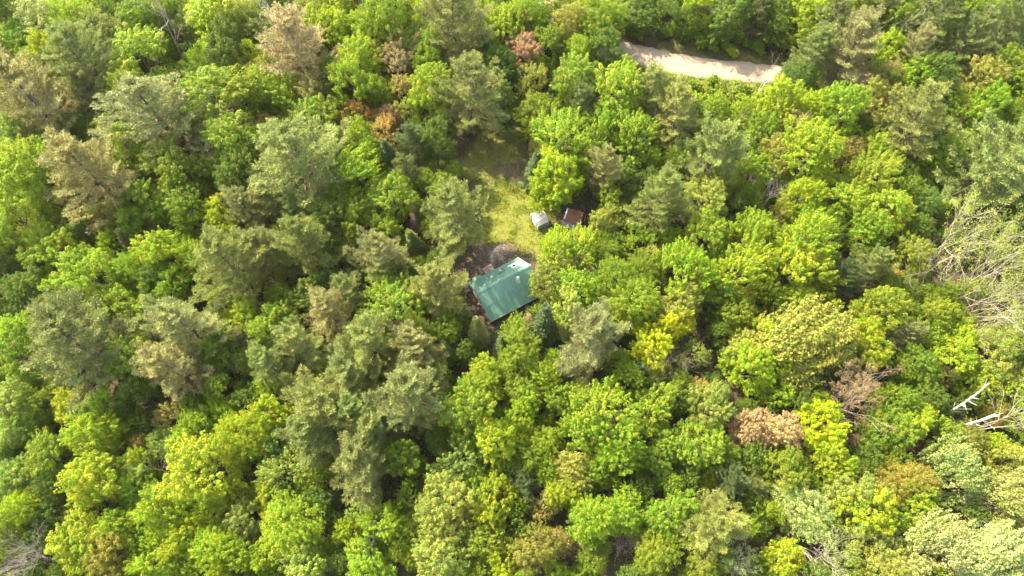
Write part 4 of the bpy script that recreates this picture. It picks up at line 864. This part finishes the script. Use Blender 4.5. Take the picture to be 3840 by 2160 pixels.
# ---------------------------------------------------------------- undergrowth, grass, fallen leaves: nobody could count them
rng = np.random.default_rng(21)
n = 420000
P2 = np.column_stack([rng.uniform(-128, 128, n), rng.uniform(-6, 142, n)])
P2 = P2[np.abs(P2[:, 0]) < 88 + P2[:, 1] * .32]
keep = np.ones(len(P2), bool)
for Q, mg in ((GRASS_POLY, .6), (TRACK_POLY, .2), (YARD_POLY, .3), (ROAD_POLY, .9), (VERGE_UP, -.8)): keep &= sdf(P2, Q) < -mg
for Q in LITTER_POLYS[1:]: keep &= sdf(P2, Q) < -.2
P2 = P2[keep]
cov = fbm(P2, .22); keep = rng.random(len(P2)) < np.clip((cov - .33) * 4.5, .05, 1); P2 = P2[keep]; cov = cov[keep]
hh = np.clip((fbm(P2 + 9, .45) - .25) * 4.2, .15, 2.6) * np.clip((cov - .2) * 2.2, .3, 1)
z = hh * np.sqrt(rng.random(len(P2)))
nn = nrm(rng.normal(size=(len(P2), 3)) * .8 + [0, 0, 1]); sz = rng.uniform(.2, .42, len(P2))
V, Fc = leaves(np.column_stack([P2, z]), nn, sz, sz * .65, rng)
me = mesh_np('undergrowth', V, Fc, M_UNDER, {'tint': rng.random(len(P2)), 'clump': fbm(P2, .6)})
o = link(bpy.data.objects.new('undergrowth', me)); o.color = (.075, .11, .016, 1); tag(o, 'low green undergrowth and saplings between the trunks', kind='stuff')
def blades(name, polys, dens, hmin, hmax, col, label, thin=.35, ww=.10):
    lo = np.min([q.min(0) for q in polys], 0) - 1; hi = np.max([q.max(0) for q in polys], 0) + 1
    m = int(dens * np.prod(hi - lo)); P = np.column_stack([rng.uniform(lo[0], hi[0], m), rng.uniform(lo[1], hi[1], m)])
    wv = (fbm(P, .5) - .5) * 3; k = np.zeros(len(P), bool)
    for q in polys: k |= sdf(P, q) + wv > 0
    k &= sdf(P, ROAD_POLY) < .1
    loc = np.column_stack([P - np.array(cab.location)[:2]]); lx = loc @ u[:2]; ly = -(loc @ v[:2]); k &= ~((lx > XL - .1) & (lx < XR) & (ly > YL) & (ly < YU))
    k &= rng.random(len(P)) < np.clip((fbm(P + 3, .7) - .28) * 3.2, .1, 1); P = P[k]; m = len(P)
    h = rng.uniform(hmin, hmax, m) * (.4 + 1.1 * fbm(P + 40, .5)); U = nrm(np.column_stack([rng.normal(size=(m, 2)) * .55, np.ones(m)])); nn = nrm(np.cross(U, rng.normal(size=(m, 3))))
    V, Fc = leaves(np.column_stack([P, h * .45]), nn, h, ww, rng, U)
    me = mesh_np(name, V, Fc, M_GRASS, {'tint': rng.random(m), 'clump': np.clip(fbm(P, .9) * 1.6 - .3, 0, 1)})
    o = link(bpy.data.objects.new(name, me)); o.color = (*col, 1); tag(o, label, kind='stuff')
blades('grass', [GRASS_POLY], 75, .12, .42, (.18, .205, .024), 'sunlit yellow green grass of the clearing')
blades('grass', [GRASS_POLY, VERGE_LO], 5, .4, .8, (.15, .18, .02), 'taller weeds standing in the grass', ww=.18)
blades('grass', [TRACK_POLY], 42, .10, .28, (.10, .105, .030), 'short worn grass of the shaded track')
blades('grass', [VERGE_LO], 48, .3, .8, (.12, .165, .016), 'tall weedy grass below the gravel road')
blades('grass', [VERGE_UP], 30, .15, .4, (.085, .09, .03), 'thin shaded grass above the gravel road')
m = 26000; Q = np.column_stack([rng.uniform(-25, 25, m), rng.uniform(35, 92, m)]); k = np.zeros(m, bool)
for q in LITTER_POLYS: k |= sdf(Q, q) + (fbm(Q, .6) - .5) * 4 > 0
loc = Q - np.array(cab.location)[:2]; lx = loc @ u[:2]; ly = -(loc @ v[:2]); k &= ~((lx > XL + .3) & (lx < XR - .5) & (ly > YL + .3) & (ly < YU - .4)); Q = Q[k]
V, Fc = leaves(np.column_stack([Q, np.full(len(Q), .05) + rng.random(len(Q)) * .05]), nrm(rng.normal(size=(len(Q), 3)) * .5 + [0, 0, 1]), .22, .14, rng)
me = mesh_np('fallen_leaves', V, Fc, M_UNDER, {'tint': rng.random(len(Q)), 'clump': rng.random(len(Q))})
o = link(bpy.data.objects.new('fallen_leaves', me)); o.color = (.19, .125, .09, 1); tag(o, 'brown fallen leaves and twigs on bare earth', kind='stuff')

m = 900; lx = rng.uniform(XL + .2, XR - .5, m); ly = np.where(rng.random(m) < .6, rng.uniform(YR + .1, YU - .1, m), rng.uniform(YL + .1, YR - .2, m))
k = rng.random(m) < np.clip((fbm(np.column_stack([lx, ly]) + 60, .6) - .3) * 3, .06, 1); lx, ly = lx[k], ly[k]; m = len(lx)
zl = np.where(ly > YR, ZR + (ZU - ZR) / (YU - YR) * (ly - YR), ZR + (ZL - ZR) / (YL - YR) * (ly - YR)) + .075
nl = np.where((ly > YR)[:, None], nrm(np.array([0, .507, .862])), nrm(np.array([0, -.54, .84]))); ca, sa = math.cos(ANG), math.sin(ANG)
W_ = lambda q: np.column_stack([q[:, 0] * ca - q[:, 1] * sa, q[:, 0] * sa + q[:, 1] * ca, q[:, 2]])
PW = W_(np.column_stack([lx, ly, zl])) + np.array(cab.location); V, Fc = leaves(PW, nrm(W_(nl) + rng.normal(size=(m, 3)) * .15), rng.uniform(.08, .2, m), .08, rng)
me = mesh_np('fallen_leaves', V, Fc, M_UNDER, {'tint': rng.random(m), 'clump': rng.random(m)})
o = link(bpy.data.objects.new('fallen_leaves', me)); o.color = (.16, .115, .05, 1); tag(o, 'scattered dead leaves and needles lying on the green roof', kind='stuff')

# ---------------------------------------------------------------- woods going on beyond the picture (one mass), their shade falls into it
def world_quads(me):
    nv = len(me.vertices); V = np.empty(nv * 3, np.float32); me.vertices.foreach_get('co', V); return V.reshape(-1, 3)
ring = []
for k in range(900):
    x = RNG.uniform(-155, 155); y = RNG.uniform(-22, 162); 
    s = RNG.uniform(.8, 1.4); X, Y = prj((x, y, 9.0)); mg = 2560 / (160 if y > 60 else 125) * 4.6 * s
    if -mg < X < 3840 + mg and -mg < Y < 2160 + mg: continue
    if X < -700 or X > 4540 or Y < -700 or Y > 2700: continue
    if sdf(np.array([[x, y]]), ROAD_POLY)[0] > -3.5: continue
    if any((x - a) ** 2 + (y - b_) ** 2 < (4.2 * (s + c) * .7) ** 2 for a, b_, c in ring): continue
    ring.append((x, y, s))
stamp_all('surrounding_woods', [(x, y, s, s ** .75, COLOR['LGYyD'[i % 5]][0]) for i, (x, y, s) in enumerate(ring)], 'forest canopy carrying on beyond the edges of the picture')

# ---------------------------------------------------------------- labels: look first, then the nearest landmark and side of it
groups = {}
for r in RECS:
    best = None
    for an, ax, ay in ANCHOR:
        d = math.hypot(r['px'] - ax, r['py'] - ay)
        if d < 45 and r['kind'] != 'S' and an.split()[-1] in ('pine', 'tree', 'fir', 'trees'): continue
        if best is None or d < best[0]: best = (d, an, ax, ay)
    d, an, ax, ay = best
    ang = math.atan2(-(r['py'] - ay), r['px'] - ax); k = int(round(ang / (math.pi / 4))) % 8
    noun = NOUN[r['kind']]; desc = ' '.join(x for x in (r['size'], r['word'], noun) if x) if r['kind'] != 'K' else r['word'] + ' dead fir'
    groups.setdefault((desc, DIRS[k], an), []).append((d, r))
for (desc, dr, an), lst in groups.items():
    lst.sort(key=lambda q: q[0])
    for i, (d, r) in enumerate(lst):
        r['o']['label'] = f'{desc} {dr} {an}' if len(lst) == 1 else f'{ORD[min(i, 9)]} {desc} {dr} {an}'

# ---------------------------------------------------------------- thin summer haze over the woods
m = bpy.data.materials.new('haze_air'); m.use_nodes = True; t = m.node_tree; t.nodes.remove(t.nodes['Principled BSDF'])
pv = N(t, 'ShaderNodeVolumePrincipled'); pv.inputs['Color'].default_value = (1, .95, .82, 1); pv.inputs['Density'].default_value = .000035; pv.inputs['Anisotropy'].default_value = .2
t.links.new(pv.outputs[0], t.nodes['Material Output'].inputs['Volume'])
tag(MB().box(-1600, 1600, -1600, 1600, -1.5, 123).obj('haze', m), 'thin pale summer haze in the air over the forest', kind='stuff')
